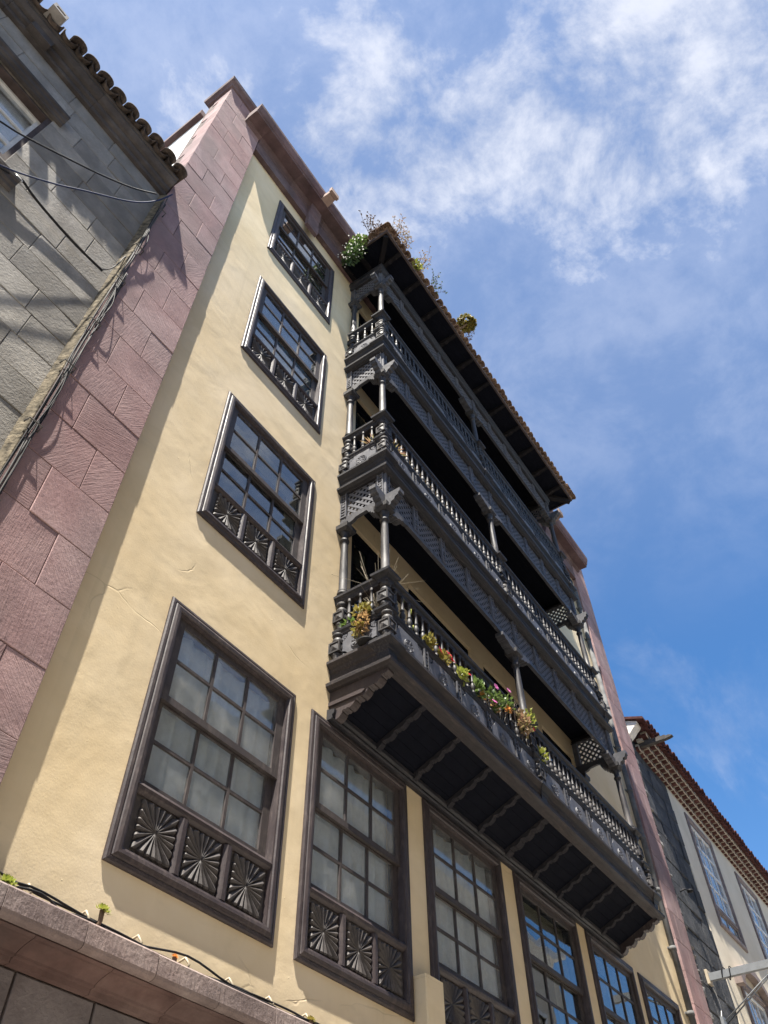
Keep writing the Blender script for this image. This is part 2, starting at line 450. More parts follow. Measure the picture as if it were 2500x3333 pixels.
M['wood_light'] = m_wood('weathered_wood_carving', (0.10,0.101,0.115), (0.28,0.27,0.27), (10,10,10), 0.45, (0.45,0.7), spec=0.4)
M['frame'] = m_wood('window_frame_wood', (0.044,0.033,0.034), (0.23,0.185,0.165), (20,20,5), 0.45, (0.4,0.65))
M['sash'] = m_wood('sash_wood', (0.050,0.040,0.039), (0.26,0.22,0.19), (20,20,6), 0.4)
M['panel'] = m_wood('carved_panel_wood', (0.060,0.052,0.050), (0.24,0.21,0.19), (10,10,10), 0.45)
M['white_paint'] = m_plain('white_paint', (0.72,0.71,0.68), 0.5, 0.4, var=0.12)
M['brown_dark'] = m_plain('dark_brown_timber', (0.07,0.052,0.047), 0.75, 0.2, var=0.3)
M['brown_trim'] = m_plain('brown_trim', (0.21,0.165,0.15), 0.7, 0.3, var=0.25)
M['glass'] = m_glass('window_glass', 0.08, (0.93,0.95,0.96), 0.02, 0.14)
M['glass_pale'] = m_glass('pale_glass', 0.02, (0.93,0.96,0.95), 0.02, 0.7)  # strong milky film stands in for bright reflections and curtains
M['glass_dark'] = m_glass('clear_glass', 0.16, (0.75,0.8,0.82), 0.01, 0.02)
M['curtain'] = m_cloth('grey_net_curtain', (0.72,0.78,0.80))
M['tile'] = m_plain('terracotta_tile', (0.14,0.075,0.055), 0.9, 0.15, var=0.45, sc_=14, bumpd=0.004, rvar=0.3, var_col=(0.26,0.18,0.125))
M['tile_old'] = m_plain('weathered_tile', (0.05,0.04,0.036), 0.9, 0.15, var=0.4, sc_=12, bumpd=0.004, rvar=0.3, var_col=(0.13,0.10,0.08))
M['tile_red'] = m_plain('dark_red_tile', (0.085,0.036,0.033), 0.9, 0.15, var=0.35, sc_=10, bumpd=0.003, rvar=0.25)
M['moss_mortar'] = m_plain('mossy_mortar', (0.11,0.095,0.07), 0.95, 0.1, var=0.5, sc_=16, bumpd=0.02, var_col=(0.24,0.20,0.14))
M['lime'] = m_plain('lime_mortar', (0.46,0.41,0.34), 0.95, 0.1, var=0.2)
M['limewash'] = m_plain('limewash', (0.78,0.76,0.72), 0.95, 0.1, var=0.12, bumpd=0.01)
M['dark_spout'] = m_plain('sooty_stone', (0.075,0.068,0.064), 0.85, 0.2, var=0.3)
M['pipe'] = m_plain('grey_pipe', (0.12,0.12,0.12), 0.75, 0.2, var=0.35, sc_=5)
M['steel'] = m_plain('grey_steel', (0.17,0.18,0.19), 0.5, 0.4, var=0.12)
M['cable'] = m_plain('black_cable', (0.02,0.02,0.022), 0.65, 0.15)
M['cable_grey'] = m_plain('grey_cable', (0.10,0.095,0.09), 0.7, 0.15)
M['cable_blue'] = m_plain('blue_cable', (0.03,0.04,0.09), 0.7, 0.1)
M['porcelain'] = m_plain('porcelain', (0.55,0.53,0.48), 0.35, 0.5)
M['clip'] = m_plain('rusty_clip', (0.45,0.38,0.28), 0.7, 0.3)
M['asphalt'] = m_plain('paving', (0.315,0.295,0.27), 0.9, 0.2, var=0.25, sc_=3)
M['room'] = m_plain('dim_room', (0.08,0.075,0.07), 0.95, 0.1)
M['soil'] = m_plain('terracotta_pot', (0.36,0.15,0.08), 0.85, 0.2)
M['leaf'] = m_leaf('green_leaf', (0.07,0.12,0.025), (0.13,0.19,0.05))
M['leaf_dark'] = m_leaf('dark_green_leaf', (0.03,0.06,0.018), (0.06,0.10,0.03))
M['leaf_yellow'] = m_leaf('yellow_succulent', (0.27,0.20,0.045), (0.19,0.19,0.045))
M['leaf_lime'] = m_leaf('lime_succulent', (0.19,0.24,0.035), (0.32,0.31,0.07))
M['leaf_dry'] = m_leaf('dry_leaf', (0.32,0.20,0.10), (0.42,0.27,0.12))
M['leaf_pink'] = m_leaf('pinkish_leaf', (0.34,0.19,0.13), (0.24,0.22,0.09))
M['twig'] = m_plain('dry_twig', (0.17,0.12,0.085), 0.9, 0.1)
M['straw'] = m_plain('dry_straw', (0.30,0.26,0.20), 0.9, 0.1)
M['fl_red'] = m_leaf('red_petal', (0.60,0.02,0.05), (0.7,0.06,0.08))
M['fl_pink'] = m_leaf('pink_petal', (0.62,0.12,0.42), (0.75,0.3,0.55))
M['fl_white'] = m_leaf('white_petal', (0.7,0.7,0.68), (0.8,0.8,0.78))
M['fl_orange'] = m_leaf('orange_petal', (0.65,0.25,0.06), (0.7,0.35,0.1))

# ================================================================== SETTING
mb = MB(); mb.add([(-120,-120,0),(160,-120,0),(160,120,0),(-120,120,0)], [(0,1,2,3)])
o = mb.build('street', M['asphalt']); o['kind'] = 'structure'; o['label'] = 'narrow paved street below the houses'

# ------------------------------------------------------------------ wall with openings
def wall_mesh(x0, x1, z0, z1, yf, yb, holes):
    xs = sorted({x0, x1, *[h[0] for h in holes], *[h[1] for h in holes]})
    zs = sorted({z0, z1, *[h[2] for h in holes], *[h[3] for h in holes]})
    xs = [x for x in xs if x0 <= x <= x1]; zs = [z for z in zs if z0 <= z <= z1]
    nx, nz = len(xs)-1, len(zs)-1
    def solid(i, k):
        if i < 0 or k < 0 or i >= nx or k >= nz: return False
        cx, cz = (xs[i]+xs[i+1])/2, (zs[k]+zs[k+1])/2
        return not any(h[0] < cx < h[1] and h[2] < cz < h[3] for h in holes)
    mb = MB()
    for i in range(nx):
        for k in range(nz):
            if not solid(i, k): continue
            a, b, c, d = xs[i], xs[i+1], zs[k], zs[k+1]
            mb.add([(a,yf,c),(b,yf,c),(b,yf,d),(a,yf,d)], [(0,1,2,3)])
            mb.add([(a,yb,c),(b,yb,c),(b,yb,d),(a,yb,d)], [(3,2,1,0)])
            if not solid(i-1,k): mb.add([(a,yf,c),(a,yf,d),(a,yb,d),(a,yb,c)], [(0,1,2,3)])
            if not solid(i+1,k): mb.add([(b,yf,c),(b,yb,c),(b,yb,d),(b,yf,d)], [(0,1,2,3)])
            if not solid(i,k-1): mb.add([(a,yf,c),(a,yb,c),(b,yb,c),(b,yf,c)], [(0,1,2,3)])
            if not solid(i,k+1): mb.add([(a,yf,d),(b,yf,d),(b,yb,d),(a,yb,d)], [(0,1,2,3)])
    return mb

# ================================================================== THE OCHRE TOWNHOUSE
house = thing('townhouse', (8.8, 0, 0), 'tall ochre plastered townhouse with red stone corners and dark wooden windows', 'house')
WIN = [  # x0, x1, z0, z1
    (3.025, 4.69, 14.107, 16.33), (3.030, 4.70, 10.777, 12.986), (3.035, 4.70, 7.455, 9.677), (3.025, 4.70, 4.03, 6.317),
    (4.956, 6.635, 4.03, 6.317), (6.968, 8.752, 4.03, 6.317), (9.085, 10.895, 4.03, 6.317), (11.20, 12.88, 4.03, 6.317), (13.10, 14.78, 4.03, 6.317)]
DOORS = []
for lv in range(3):
    for (a, b) in ((5.53,6.65),(6.90,8.68),(9.06,10.78),(11.08,12.36)):
        DOORS.append((a, b, 7.0+3.28*lv, 9.66+3.28*lv))
holes = [(a+.06,b-.06,c+.06,d-.06) for a,b,c,d in WIN]+DOORS
wall = wall_mesh(2.14, 15.52, 3.3, 17.3, 0.0, 0.42, holes).build('wall', M['plaster'], house)
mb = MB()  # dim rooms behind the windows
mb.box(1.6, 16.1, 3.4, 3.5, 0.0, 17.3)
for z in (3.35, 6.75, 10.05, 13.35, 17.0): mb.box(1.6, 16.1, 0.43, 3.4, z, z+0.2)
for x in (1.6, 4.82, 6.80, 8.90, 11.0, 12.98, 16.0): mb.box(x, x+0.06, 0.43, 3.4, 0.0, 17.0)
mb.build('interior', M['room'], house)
# lower storey
mb = MB(); mb.box(2.14, 15.52, 0.03, 0.42, 0.0, 3.3); base = mb.build('ground_floor_wall', M['joint'], house)
z = 3.285
for row in range(3):
    zz = z-1.05*(row+1); x = 2.14-(0.0 if row % 2 == 0 else 0.28)
    while x < 15.5:
        MB().block(max(2.14,x)+.004, min(15.52,x+.545)-.004, 0.0, 0.03, max(0.02,zz)+.004, zz+1.046, 0.006, 0.002).build('stone_panel', M['base_stone'], base)
        x += 0.555
# moulded ledge, stone by stone
LPROF = [(0.0,3.555),(-.245,3.545),(-.262,3.53),(-.265,3.425),(-.258,3.408),(-.24,3.396),(-.215,3.392),(-.205,3.402),(0.0,3.402)]
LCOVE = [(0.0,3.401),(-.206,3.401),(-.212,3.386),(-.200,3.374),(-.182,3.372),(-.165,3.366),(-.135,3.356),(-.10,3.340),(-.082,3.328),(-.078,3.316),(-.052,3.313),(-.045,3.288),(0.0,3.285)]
ledge = None
x = 1.22
i = 0
while x < 16.4:
    w = 0.55
    mb = MB(); jj = rng.uniform(-.004, .004)
    mb.prism([(y+(jj if y < 0 else 0), zz) for y, zz in LPROF], 'x', x+.003, x+w-.003)
    if ledge is None:
        e = MB(); e.box(1.23, 16.38, -.02, 0.03, 3.32, 3.53); ledge = e.build('string_course', M['joint'], house)
        xx = 1.50
        while xx < 16.2:
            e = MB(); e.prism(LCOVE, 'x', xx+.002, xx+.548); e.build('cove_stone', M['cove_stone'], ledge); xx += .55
    mb.build('ledge_stone', M['ledge_stone'], ledge)
    x += w; i += 1

# ---- corner strips of red stone blocks
def quoin(x0, x1, ja, jb, ztop, name):
    mb = MB(); mb.box(x0+.012, x1-.006, -0.072, 0.45, 0.0, ztop-.01)
    core = mb.build(name, M['joint'], house)
    k = 0; z = 7.575-0.5315*14
    while z < ztop-.05:
        z1 = min(z+0.5315, ztop)
        j = ja if k % 2 == 0 else jb
        back = 0.20+0.13*(k % 2)+rng.uniform(-.03,.03)
        if z1 > 0.1:
            for a, b, bk in ((x0, j, back), (j, x1, 0.0)):
                MB().block(a+.0025, b-.0025, -0.09+rng.uniform(-.003,.003), bk, max(z,0.02)+.0025, z1-.0025, 0.0035, 0.002).build('stone_block', M['red_stone'], core)
        z = z1; k += 1
    return core
quoin(1.27, 2.16, 1.845, 1.575, 18.08, 'corner_pilaster')
quoin(15.50, 16.38, 15.80, 16.07, 18.08, 'corner_pilaster')
# pilaster caps
for xa, xb, pc in ((1.27, 2.16, 0), (15.50, 16.38, 1)):
    mb = MB(); o0 = .0
    prof = [(0.0,18.06),(.035,18.08),(.05,18.14),(.10,18.19),(.115,18.30),(.10,18.34)]
    v = []
    for o_, zz in prof: v += [(xa-o_,-.09-o_,zz),(xb+o_,-.09-o_,zz),(xb+o_,.45+o_,zz),(xa-o_,.45+o_,zz)]
    f = [(a*4+k, a*4+(k+1)%4, a*4+4+(k+1)%4, a*4+4+k) for a in range(len(prof)-1) for k in range(4)]
    n_ = len(prof)*4-4; f += [(n_,n_+1,n_+2,n_+3),(3,2,1,0)]
    mb.add(v, f).build('pilaster_cap', M['red_trim'], house)
# side walls and copings
for xa, s in ((1.285, 1), (16.365, -1)):
    mb = MB(); mb.box(min(xa,xa+s*.3), max(xa,xa+s*.3), 0.43, 9.0, 0.0, 17.28); mb.build('side_wall', M['white_plaster'], house)
    mb = MB(); mb.box(min(xa-s*.10,xa+s*.3), max(xa-s*.10,xa+s*.3), 0.46, 9.0, 17.28, 17.50); mb.build('coping', M['red_trim'], house)
mb = MB(); mb.box(1.59, 16.06, 0.43, 9.0, 16.9, 17.0); mb.build('roof_deck', M['mortar'], house)
mb = MB(); mb.box(1.59, 16.06, 8.6, 9.0, 0.0, 16.9); mb.build('rear_wall', M['white_plaster'], house)
# ---- entablature
CPROF = [(0.05,16.80),(-.10,16.78),(-.10,17.00),(-.085,17.01),(-.085,17.27),(-.105,17.29),(-.115,17.36),(-.15,17.40),(-.16,17.44),(-.375,17.43),(-.38,17.49),(-.40,17.50),(-.425,17.58),(-.45,17.66),(-.455,17.75),(-.44,17.76),(0.05,17.82)]
ent = None
cuts = [1.76, 2.17]; x = 2.17
while x < 15.2: x += 0.95; cuts.append(min(x, 15.49))
cuts[-1] = 15.49; cuts.append(15.90)
for a, b in zip(cuts[:-1], cuts[1:]):
    if b-a < .05: continue
    mb = MB()
    pr = [p for p in CPROF if p[1] > 17.33 or True]
    if a < 2.0 or b > 15.6: pr = [(-.085,17.36),(-.15,17.40),(-.16,17.44)]+CPROF[9:-1]+[(-.085,17.80)]
    mb.prism(pr, 'x', a+.0015, b-.0015)
    if ent is None: ent = mb.build('cornice', M['red_trim'], house)
    else: mb.build('cornice_stone', M['red_trim'], ent)
for xc in (3.80, 13.82):    # consoles with water spouts
    mb = MB()
    mb.prism([(-.085,16.40),(-.15,16.42),(-.165,16.50),(-.165,16.75),(-.15,16.80),(-.15,17.02),(-.18,17.10),(-.18,17.26),(-.20,17.40),(-.085,17.40)], 'x', xc-.15, xc+.15)
    mb.build('console', M['red_trim'], house)
    mb = MB()
    v = []
    for y, w, h, zc_ in ((-.30,.11,.10,17.50),(-.46,.10,.08,17.53),(-.57,.09,.075,17.56),(-.58,.115,.10,17.565),(-.64,.115,.10,17.57)):
        v += [(xc-w,y,zc_-h*.6),(xc+w,y,zc_-h*.6),(xc+w,y,zc_+h),(xc-w,y,zc_+h)]
    f = [(a*4+k, a*4+(k+1)%4, a*4+4+(k+1)%4, a*4+4+k) for a in range(4) for k in range(4)]+[(3,2,1,0),(16,17,18,19)]
    mb.add(v, f).build('water_spout', M['spout'], house)
# a few ridge tiles showing over the cornice
def tile_mesh(r, L, t=0.016, taper=0.85, n=8, up=True, arc=math.pi):
    mb = MB(); v = []; s = 1 if up else -1
    for y, k in ((0,1.0),(L,taper)):
        for rr in (r*k, (r-t)*k):
            for i in range(n+1):
                a = (math.pi-arc)/2+arc*i/n
                v.append((rr*math.cos(a), y, s*rr*math.sin(a)))
    m = n+1; f = []
    for i in range(n):
        f += [(i, i+1, 2*m+i+1, 2*m+i), (m+i+1, m+i, 3*m+i, 3*m+i+1), (i+1, i, m+i, m+i+1), (2*m+i, 2*m+i+1, 3*m+i+1, 3*m+i)]
    f += [(0, 2*m, 3*m, m), (n, m+n, 3*m+n, 2*m+n)]
    mb.add(v, f, True)
    return mb.mesh('tile')
T_small = tile_mesh(0.085, 0.42); T_small.materials.append(M['tile'])
T_pan = tile_mesh(0.085, 0.42, up=False); T_pan.materials.append(M['tile'])
for xt in (1.98, 2.62):
    put('roof_tile', T_small, None, Vector((xt,-.30,17.80)), house, (R(10),0,R(12)))

# ---- windows
fan_cache = {}
def fan_mesh(w, h, flat=False):
    """carved radiating panel: pleats running from the centre to a scalloped square outline"""
    key = (round(w,3), round(h,3))
    if key in fan_cache: return fan_cache[key]
    K = 20; n = K*4; mb = MB(); v = [(0, -0.012, h/2)]; rings = (0.14, 0.45, 0.75, 0.94, 1.0)
    for ri, rr in enumerate(rings):
        for i in range(n):
            a = 2*math.pi*i/n
            c, s = math.cos(a), math.sin(a)
            e = min((w/2-.012)/max(abs(c),1e-6), (h/2-.012)/max(abs(s),1e-6))
            e = min(e, (w+h)/4*1.30)
            ph = (i % 4)
            ridge = (0.0, 0.7, 1.0, 0.7)[ph]
            e *= 0.90+0.08*ridge
            y = -0.004-0.034*ridge*(rr**0.75)*(1 if ri < 4 else 0.55)
            if ri == 0: y -= 0.008
            v.append((e*rr*c, y, h/2+e*rr*s))
    f = [(0, 1+(i+1) % n, 1+i) for i in range(n)]
    for ri in range(len(rings)-1):
        b0, b1 = 1+ri*n, 1+(ri+1)*n
        f += [(b0+i, b0+(i+1)%n, b1+(i+1)%n, b1+i) for i in range(n)]
    # rim down to the board
    b0 = 1+(len(rings)-1)*n; b1 = len(v)
    v += [(p[0], 0.0, p[2]) for p in v[b0:b0+n]]
    f += [(b0+i, b0+(i+1)%n, b1+(i+1)%n, b1+i) for i in range(n)]
    mb.add(v, f, False)
    me = mb.mesh('carved_fan'); me.materials.append(M['panel'])
    fan_cache[key] = me
    return me
pane_cache = {}
def pane(x0, x1, y, z0, z1, mat, parent):
    key = (round(x1-x0,3), round(z1-z0,3), mat.name)
    if key not in pane_cache:
        mb = MB(); w, h = x1-x0, z1-z0; mb.box(-w/2, w/2, -.002, .002, 0, h)
        me = mb.mesh('pane'); me.materials.append(mat); pane_cache[key] = me
    put('pane', pane_cache[key], None, Vector(((x0+x1)/2, y, z0)), parent, (rng.uniform(-.006,.006), 0, rng.uniform(-.006,.006)))
def window(x0, x1, z0, z1, curtain, glass, seed):
    H = z1-z0; k = H/2.287
    mb = MB()
    mb.ring_sweep(x0, x1, z0, z1, [(0,0.03),(0,-.016),(.012,-.026),(.034,-.030),(.042,-.022),(.052,-.034),(.075,-.044),(.10,-.042),(.108,-.030),(.122,-.026),(.128,.03),(.128,.16)])
    fr = mb.build('window', M['frame'], house)
    xi0, xi1 = x0+.128, x1-.128
    pz0, pz1 = z0+.128, z0+.128+.415*k
    rz1 = pz1+.075
    mb = MB(); mb.box(xi0, xi1, .012, .10, pz0, pz1); mb.build('panel_board', M['panel'], fr)
    mb = MB(); mb.prism([(.10,pz1-.012),(.0,pz1-.012),(-.026,pz1+.01),(-.034,pz1+.035),(-.02,pz1+.06),(.02,rz1),(.10,rz1)], 'x', xi0-.012, xi1+.012); mb.build('panel_rail', M['frame'], fr)
    W3 = (xi1-xi0)/3
    for q in (1, 2):
        xc = xi0+W3*q
        mb = MB(); mb.prism([(xc-.045,.012),(xc-.045,-.01),(xc-.030,-.022),(xc-.018,-.030),(xc+.018,-.030),(xc+.030,-.022),(xc+.045,-.01),(xc+.045,.012)], 'z', pz0, pz1-.013); mb.build('panel_stile', M['frame'], fr)
    me = fan_mesh(W3-.075, pz1-pz0-.01)
    for q in range(3):
        put('carved_panel', me, None, Vector((xi0+W3*(q+.5)+rng.uniform(-.006,.006), .011, pz0+.004+rng.uniform(-.004,.006))), fr, (0, rng.uniform(-.05,.05), 0), (rng.uniform(.95,1.0), 1, rng.uniform(.95,.99)))
    zt = z1-.128; zm = rz1+(zt-rz1)*0.485
    for nm, a, b, y in (('lower_sash', rz1, zm+.025, .046), ('upper_sash', zm-.03, zt, .004)):
        mb = MB(); d = .034; st = .085
        mb.box(xi0, xi0+st, y, y+d, a, b); mb.box(xi1-st, xi1, y, y+d, a, b)
        mb.box(xi0+st, xi1-st, y+.002, y+d-.002, a, a+.06); mb.box(xi0+st, xi1-st, y+.002, y+d-.002, b-.06, b)
        gx0, gx1, gz0, gz1 = xi0+st, xi1-st, a+.06, b-.06
        gw = (gx1-gx0)/3; gm = (gz0+gz1)/2
        for q in (1, 2): mb.box(gx0+gw*q-.014, gx0+gw*q+.014, y+.004, y+d-.004, gz0, gz1)
        for q in range(3): mb.box(gx0+gw*q+(.014 if q else 0), gx0+gw*(q+1)-(.014 if q < 2 else 0), y+.006, y+d-.006, gm-.013, gm+.013)
        mb.build(nm, M['sash'], fr)
        for q in range(3):
            for h_ in range(2):
                pa, pb = gx0+gw*q+(.014 if q else 0), gx0+gw*(q+1)-(.014 if q < 2 else 0)
                za, zb = (gz0, gm-.013) if h_ == 0 else (gm+.013, gz1)
                pane(pa, pb, y+.02, za, zb, glass, fr)
    if curtain:
        r2 = random.Random(seed); n = 60; mb = MB(); v = []
        ph = [r2.uniform(0,6) for _ in range(4)]
        xa, xb = xi0+.03, xi1-.03
        for i in range(n+1):
            t_ = i/n; xx = xa+(xb-xa)*t_
            yy = .14+.020*math.sin(xx*34+ph[0])+.014*math.sin(xx*17+ph[1])+.006*math.sin(xx*61+ph[2])
            v += [(xx, yy, rz1-.05), (xx, yy*.85+.021, zt-.02)]
        f = [(2*i, 2*i+2, 2*i+3, 2*i+1) for i in range(n)]
        mb.add(v, f, True).build('curtain', M['curtain'], fr)
    return fr
for i, w in enumerate(WIN):
    window(*w, i in (1, 3, 4, 5), M['glass'] if i in (3, 4, 5) else M['glass_dark'], i)

# ---- doors behind the galleries
for a, b, c, d in DOORS:
    mb = MB(); mb.ring_sweep(a, b, c, d, [(0,.14),(0,.05),(.07,.05),(.07,.14)])
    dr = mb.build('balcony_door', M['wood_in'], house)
    mid = (a+b)/2
    for xa, xb in ((a+.07, mid-.004), (mid+.004, b-.07)):
        mb = MB(); mb.ring_sweep(xa, xb, c+.07, d-.07, [(0,.12),(0,.085),(.09,.085),(.09,.12)])
        mb.box(xa+.09, xb-.09, .09, .118, c+.16, c+.75); mb.box(xa+.09, xb-.09, .09, .118, c+1.6, c+1.66)
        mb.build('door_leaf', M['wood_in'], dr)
        pane(xa+.09, xb-.09, .105, c+.75, c+1.6, M['glass_dark'], dr)
        pane(xa+.09, xb-.09, .105, c+1.66, d-.16, M['glass_dark'], dr)
# ---- drain pipe at the right end
mb = MB(); mb.tube([(15.18,-.075,3.6),(15.18,-.075,16.2)], .055, 10)
pipe = mb.build('drain_pipe', M['pipe'], house)
for z in [4.2+1.02*i for i in range(12)]:
    mb = MB(); mb.lathe([(.056,0),(.062,.0),(.062,.07),(.056,.07)], 10, (15.18,-.075,z)); mb.box(15.10,15.26,-.02,.0,z+.03,z+.06); mb.build('pipe_collar', M['pipe'], pipe)
# ---- boxed plaster pier below the second pane row
mb = MB(); mb.prism([(6.65,0.0),(6.65,-.135),(6.66,-.145),(6.945,-.145),(6.945,0.0)], 'z', 3.555, 4.37); mb.prism([(6.65,0.0),(6.65,-.135),(6.66,-.145),(6.945,-.145),(6.945,0.0)], 'z', 4.372, 4.40)
mb.build('plaster_box', M['plaster'], house)

# ================================================================== THE WOODEN BALCONY
bal = thing('wooden_balcony', (8.83, -0.4, 6.3), 'three storey carved dark wooden balcony with lattice valances and a tiled roof', 'balcony')
X0, X1, Y0 = 5.285, 12.385, -0.685          # post centre lines
BAY = (X1-X0)/10.0
STRIPS = [X0+BAY*i for i in range(1, 10)]
PITCH_F = 3.28
POSTS = [(X0,Y0),(8.70,Y0),(X1,Y0)]

def wavy(pts_from, pts_to, n, amp, seed=0):
    """stepped ogee line between two 2D points"""
    out = []; (a, b), (c, d) = pts_from, pts_to
    L = math.hypot(c-a, d-b); ux, uy = (c-a)/L, (d-b)/L; nx, ny = uy, -ux
    for i in range(n):
        for t, h in ((0.0,0.0),(0.10,0.9),(0.32,1.0),(0.50,0.55),(0.62,0.15),(0.66,-0.45),(0.80,-0.5),(0.84,0.1)):
            s = L*(i+t)/n
            out.append((a+ux*s+nx*amp*h, b+uy*s+ny*amp*h))
    out.append((c, d))
    return out

# shared meshes
mb = MB(); mb.lathe([(.020,0),(.030,.012),(.030,.035),(.019,.05),(.024,.065),(.034,.095),(.033,.125),(.022,.158),(.019,.168),(.027,.178),(.027,.192),(.019,.202),(.017,.30),(.0145,.352),(.022,.360),(.022,.372),(.017,.38),(.017,.404)], 9)
ME_BAL = mb.mesh('baluster'); ME_BAL.materials.append(M['wood_z'])
def newel_mesh(h, r):
    mb = MB(); c = h*0.46; q = r*1.08; e = r*1.08
    mb.lathe([(r*.75,0),(r*.9,.012),(r*.62,.03),(r*.95,.065),(r*1.0,.09),(r*.8,c-q*.95)], 12)
    mb.lathe([(r*.8,c+q*.95),(r*1.0,c+q+.02),(r*.9,c+q+.055),(r*.6,c+q+.085),(r*.75,h-.06),(r*1.0,h-.01),(r*.95,h)], 12)
    v = [(-e,-e,c-q),(e,-e,c-q),(e,e,c-q),(-e,e,c-q),(-e,-e,c+q),(e,-e,c+q),(e,e,c+q),(-e,e,c+q)]
    mb.add(v, [(0,3,2,1),(4,5,6,7)])
    # sunk faces with a pyramid in the middle
    for (ax, sg) in ((0,-1),(0,1),(1,-1),(1,1)):
        def P(a, z, d):
            return (sg*d, a, c+z) if ax == 0 else (a, sg*d, c+z)
        i = e*.76; o4 = [(-e,-q),(e,-q),(e,q),(-e,q)]; i4 = [(-i,-q*.76),(i,-q*.76),(i,q*.76),(-i,q*.76)]
        vv = [P(a,z,e) for a,z in o4]+[P(a,z,e) for a,z in i4]+[P(a,z,e*.84) for a,z in i4]+[P(a*.85,z*.85,e*.84) for a,z in i4]+[P(0,0,e*1.06)]
        ff = []
        for k in range(4):
            kk = (k+1)%4
            ff += [(k,kk,4+kk,4+k),(4+k,4+kk,8+kk,8+k),(8+k,8+kk,12+kk,12+k),(12+k,12+kk,16)]
        mb.add(vv, ff)
    me = mb.mesh('newel'); me.materials.append(M['wood_z']); return me
ME_NEW1 = newel_mesh(.405, .068); ME_NEW2 = newel_mesh(.375, .068)
mb = MB(); mb.lathe([(.060,0),(.070,.012),(.070,.03),(.056,.045),(.062,.06),(.062,.075),(.050,.09),(.052,.40),(.046,.86),(.044,.93),(.058,.938),(.062,.955),(.058,.972),(.045,.98),(.046,1.05),(.060,1.075),(.066,1.10)], 14)
v = []
for h_, z in ((.062,1.095),(.10,1.135),(.105,1.20)): v += [(-h_,-h_,z),(h_,-h_,z),(h_,h_,z),(-h_,h_,z)]
mb.add(v, [(a*4+k, a*4+(k+1)%4, a*4+4+(k+1)%4, a*4+4+k) for a in range(2) for k in range(4)]+[(3,2,1,0),(8,9,10,11)])
ME_COL = mb.mesh('column'); ME_COL.materials.append(M['wood_z'])

lat_cache = {}
def lattice_mesh(w, h, depth=.005):
    key = (round(w,3), round(h,3))
    if key in lat_cache: return lat_cache[key]
    mb = MB(); p = .078; sw = .036*math.sqrt(2)/2
    for sgn, ya, yb in ((1,0,depth),(-1,-depth*.9,-.0005)):
        q = -(w+h); step = p*math.sqrt(2)
        while q < (w+h):
            # line x - sgn*z = q
            poly = [(q-sw+sgn*(-.1), -.1),(q+sw+sgn*(-.1), -.1),(q+sw+sgn*(h+.1), h+.1),(q-sw+sgn*(h+.1), h+.1)]
            pl = clip_poly(poly, -w/2, w/2, 0, h)
            if pl: mb.prism(pl, 'y', ya, yb)
            q += step
    me = mb.mesh('lattice'); me.materials.append(M['wood_light']); lat_cache[key] = me
    return me
def strip_mesh(w, h):
    """pierced carved strip: a post with a ladder of rounded lugs and a small rosette"""
    mb = MB(); mb.box(-w/2, -w/2+.016, -.022, .012, 0, h); mb.box(w/2-.016, w/2, -.022, .012, 0, h); mb.box(-w/2+.016, w/2-.016, .000, .010, 0, h)
    n = max(4, int(h/.052)); iw = w/2-.018
    for i in range(n):
        zc = h*(i+.5)/n
        if i == n//2:
            pl = [(iw*.9*math.cos(a*math.pi/5), zc+.026*math.sin(a*math.pi/5)) for a in range(10)]
        else:
            pl = [(-iw,zc-.012),(0,zc-.021),(iw,zc-.012),(iw,zc+.004),(0,zc+.001),(-iw,zc+.004)]
        mb.prism(pl, 'y', -.018, .0)
    me = mb.mesh('carved_strip'); me.materials.append(M['wood_light']); return me
ME_STRIP = strip_mesh(.095, .50); ME_STRIP_S = strip_mesh(.085, .365)
ME_STRIP_S.materials[0] = M['wood_carved']
def rosette_mesh(r):
    mb = MB(); n = 32; v = [(0,-.011,0)]
    rings = ((.2,-.010,0),(.25,-.006,1),(.78,-.016,1),(.84,.003,0),(.88,-.012,0),(1.0,-.012,0),(1.03,.004,0))
    for rr, y, fl in rings:
        for i in range(n):
            a = 2*math.pi*i/n
            yy = y+(.016 if fl and i % 4 == 0 else 0)
            v.append((r*rr*math.cos(a), yy, r*rr*math.sin(a)))
    f = [(0,1+(i+1)%n,1+i) for i in range(n)]
    for k in range(len(rings)-1):
        f += [(1+k*n+i, 1+k*n+(i+1)%n, 1+(k+1)*n+(i+1)%n, 1+(k+1)*n+i) for i in range(n)]
    mb.add(v, f)
    me = mb.mesh('rosette'); me.materials.append(M['wood_light']); return me
ME_ROS = rosette_mesh(.088)
def corner_carving_mesh(w, h):
    """raised shield board of one bay: scooped corners with little fans"""
    mb = MB(); r = .105; pl = []
    for cx, cz, a0 in ((-w/2,0,0),(w/2,0,90),(w/2,h,180),(-w/2,h,270)):
        q = []
        for i in range(7):
            a = R(a0+90-15*i)
            q.append((cx+r*math.cos(a)*(1.15 if cz == 0 else 1.0), cz+r*math.sin(a)))
        if cx < 0 and cz == 0: pl += q
        elif cx > 0 and cz == 0: pl += q
        else: pl += q
    # order: bottom-left, bottom-right, top-right, top-left, each scooped
    mb.prism(pl, 'y', -.014, .004)
    for cx, cz, a0 in ((-w/2,0,0),(w/2,0,90),(w/2,h,180),(-w/2,h,270)):
        for k in range(4):
            a, b = R(a0+3+21.5*k), R(a0+19+21.5*k)
            mb.prism([(cx+.02*math.cos(a),cz+.02*math.sin(a)),(cx+.088*math.cos(a),cz+.088*math.sin(a)),(cx+.088*math.cos(b),cz+.088*math.sin(b)),(cx+.02*math.cos(b),cz+.02*math.sin(b))], 'y', -.006, .004)
    me = mb.mesh('shield'); me.materials.append(M['wood_light']); return me
ME_SHIELD = corner_carving_mesh(BAY-.13, .335)
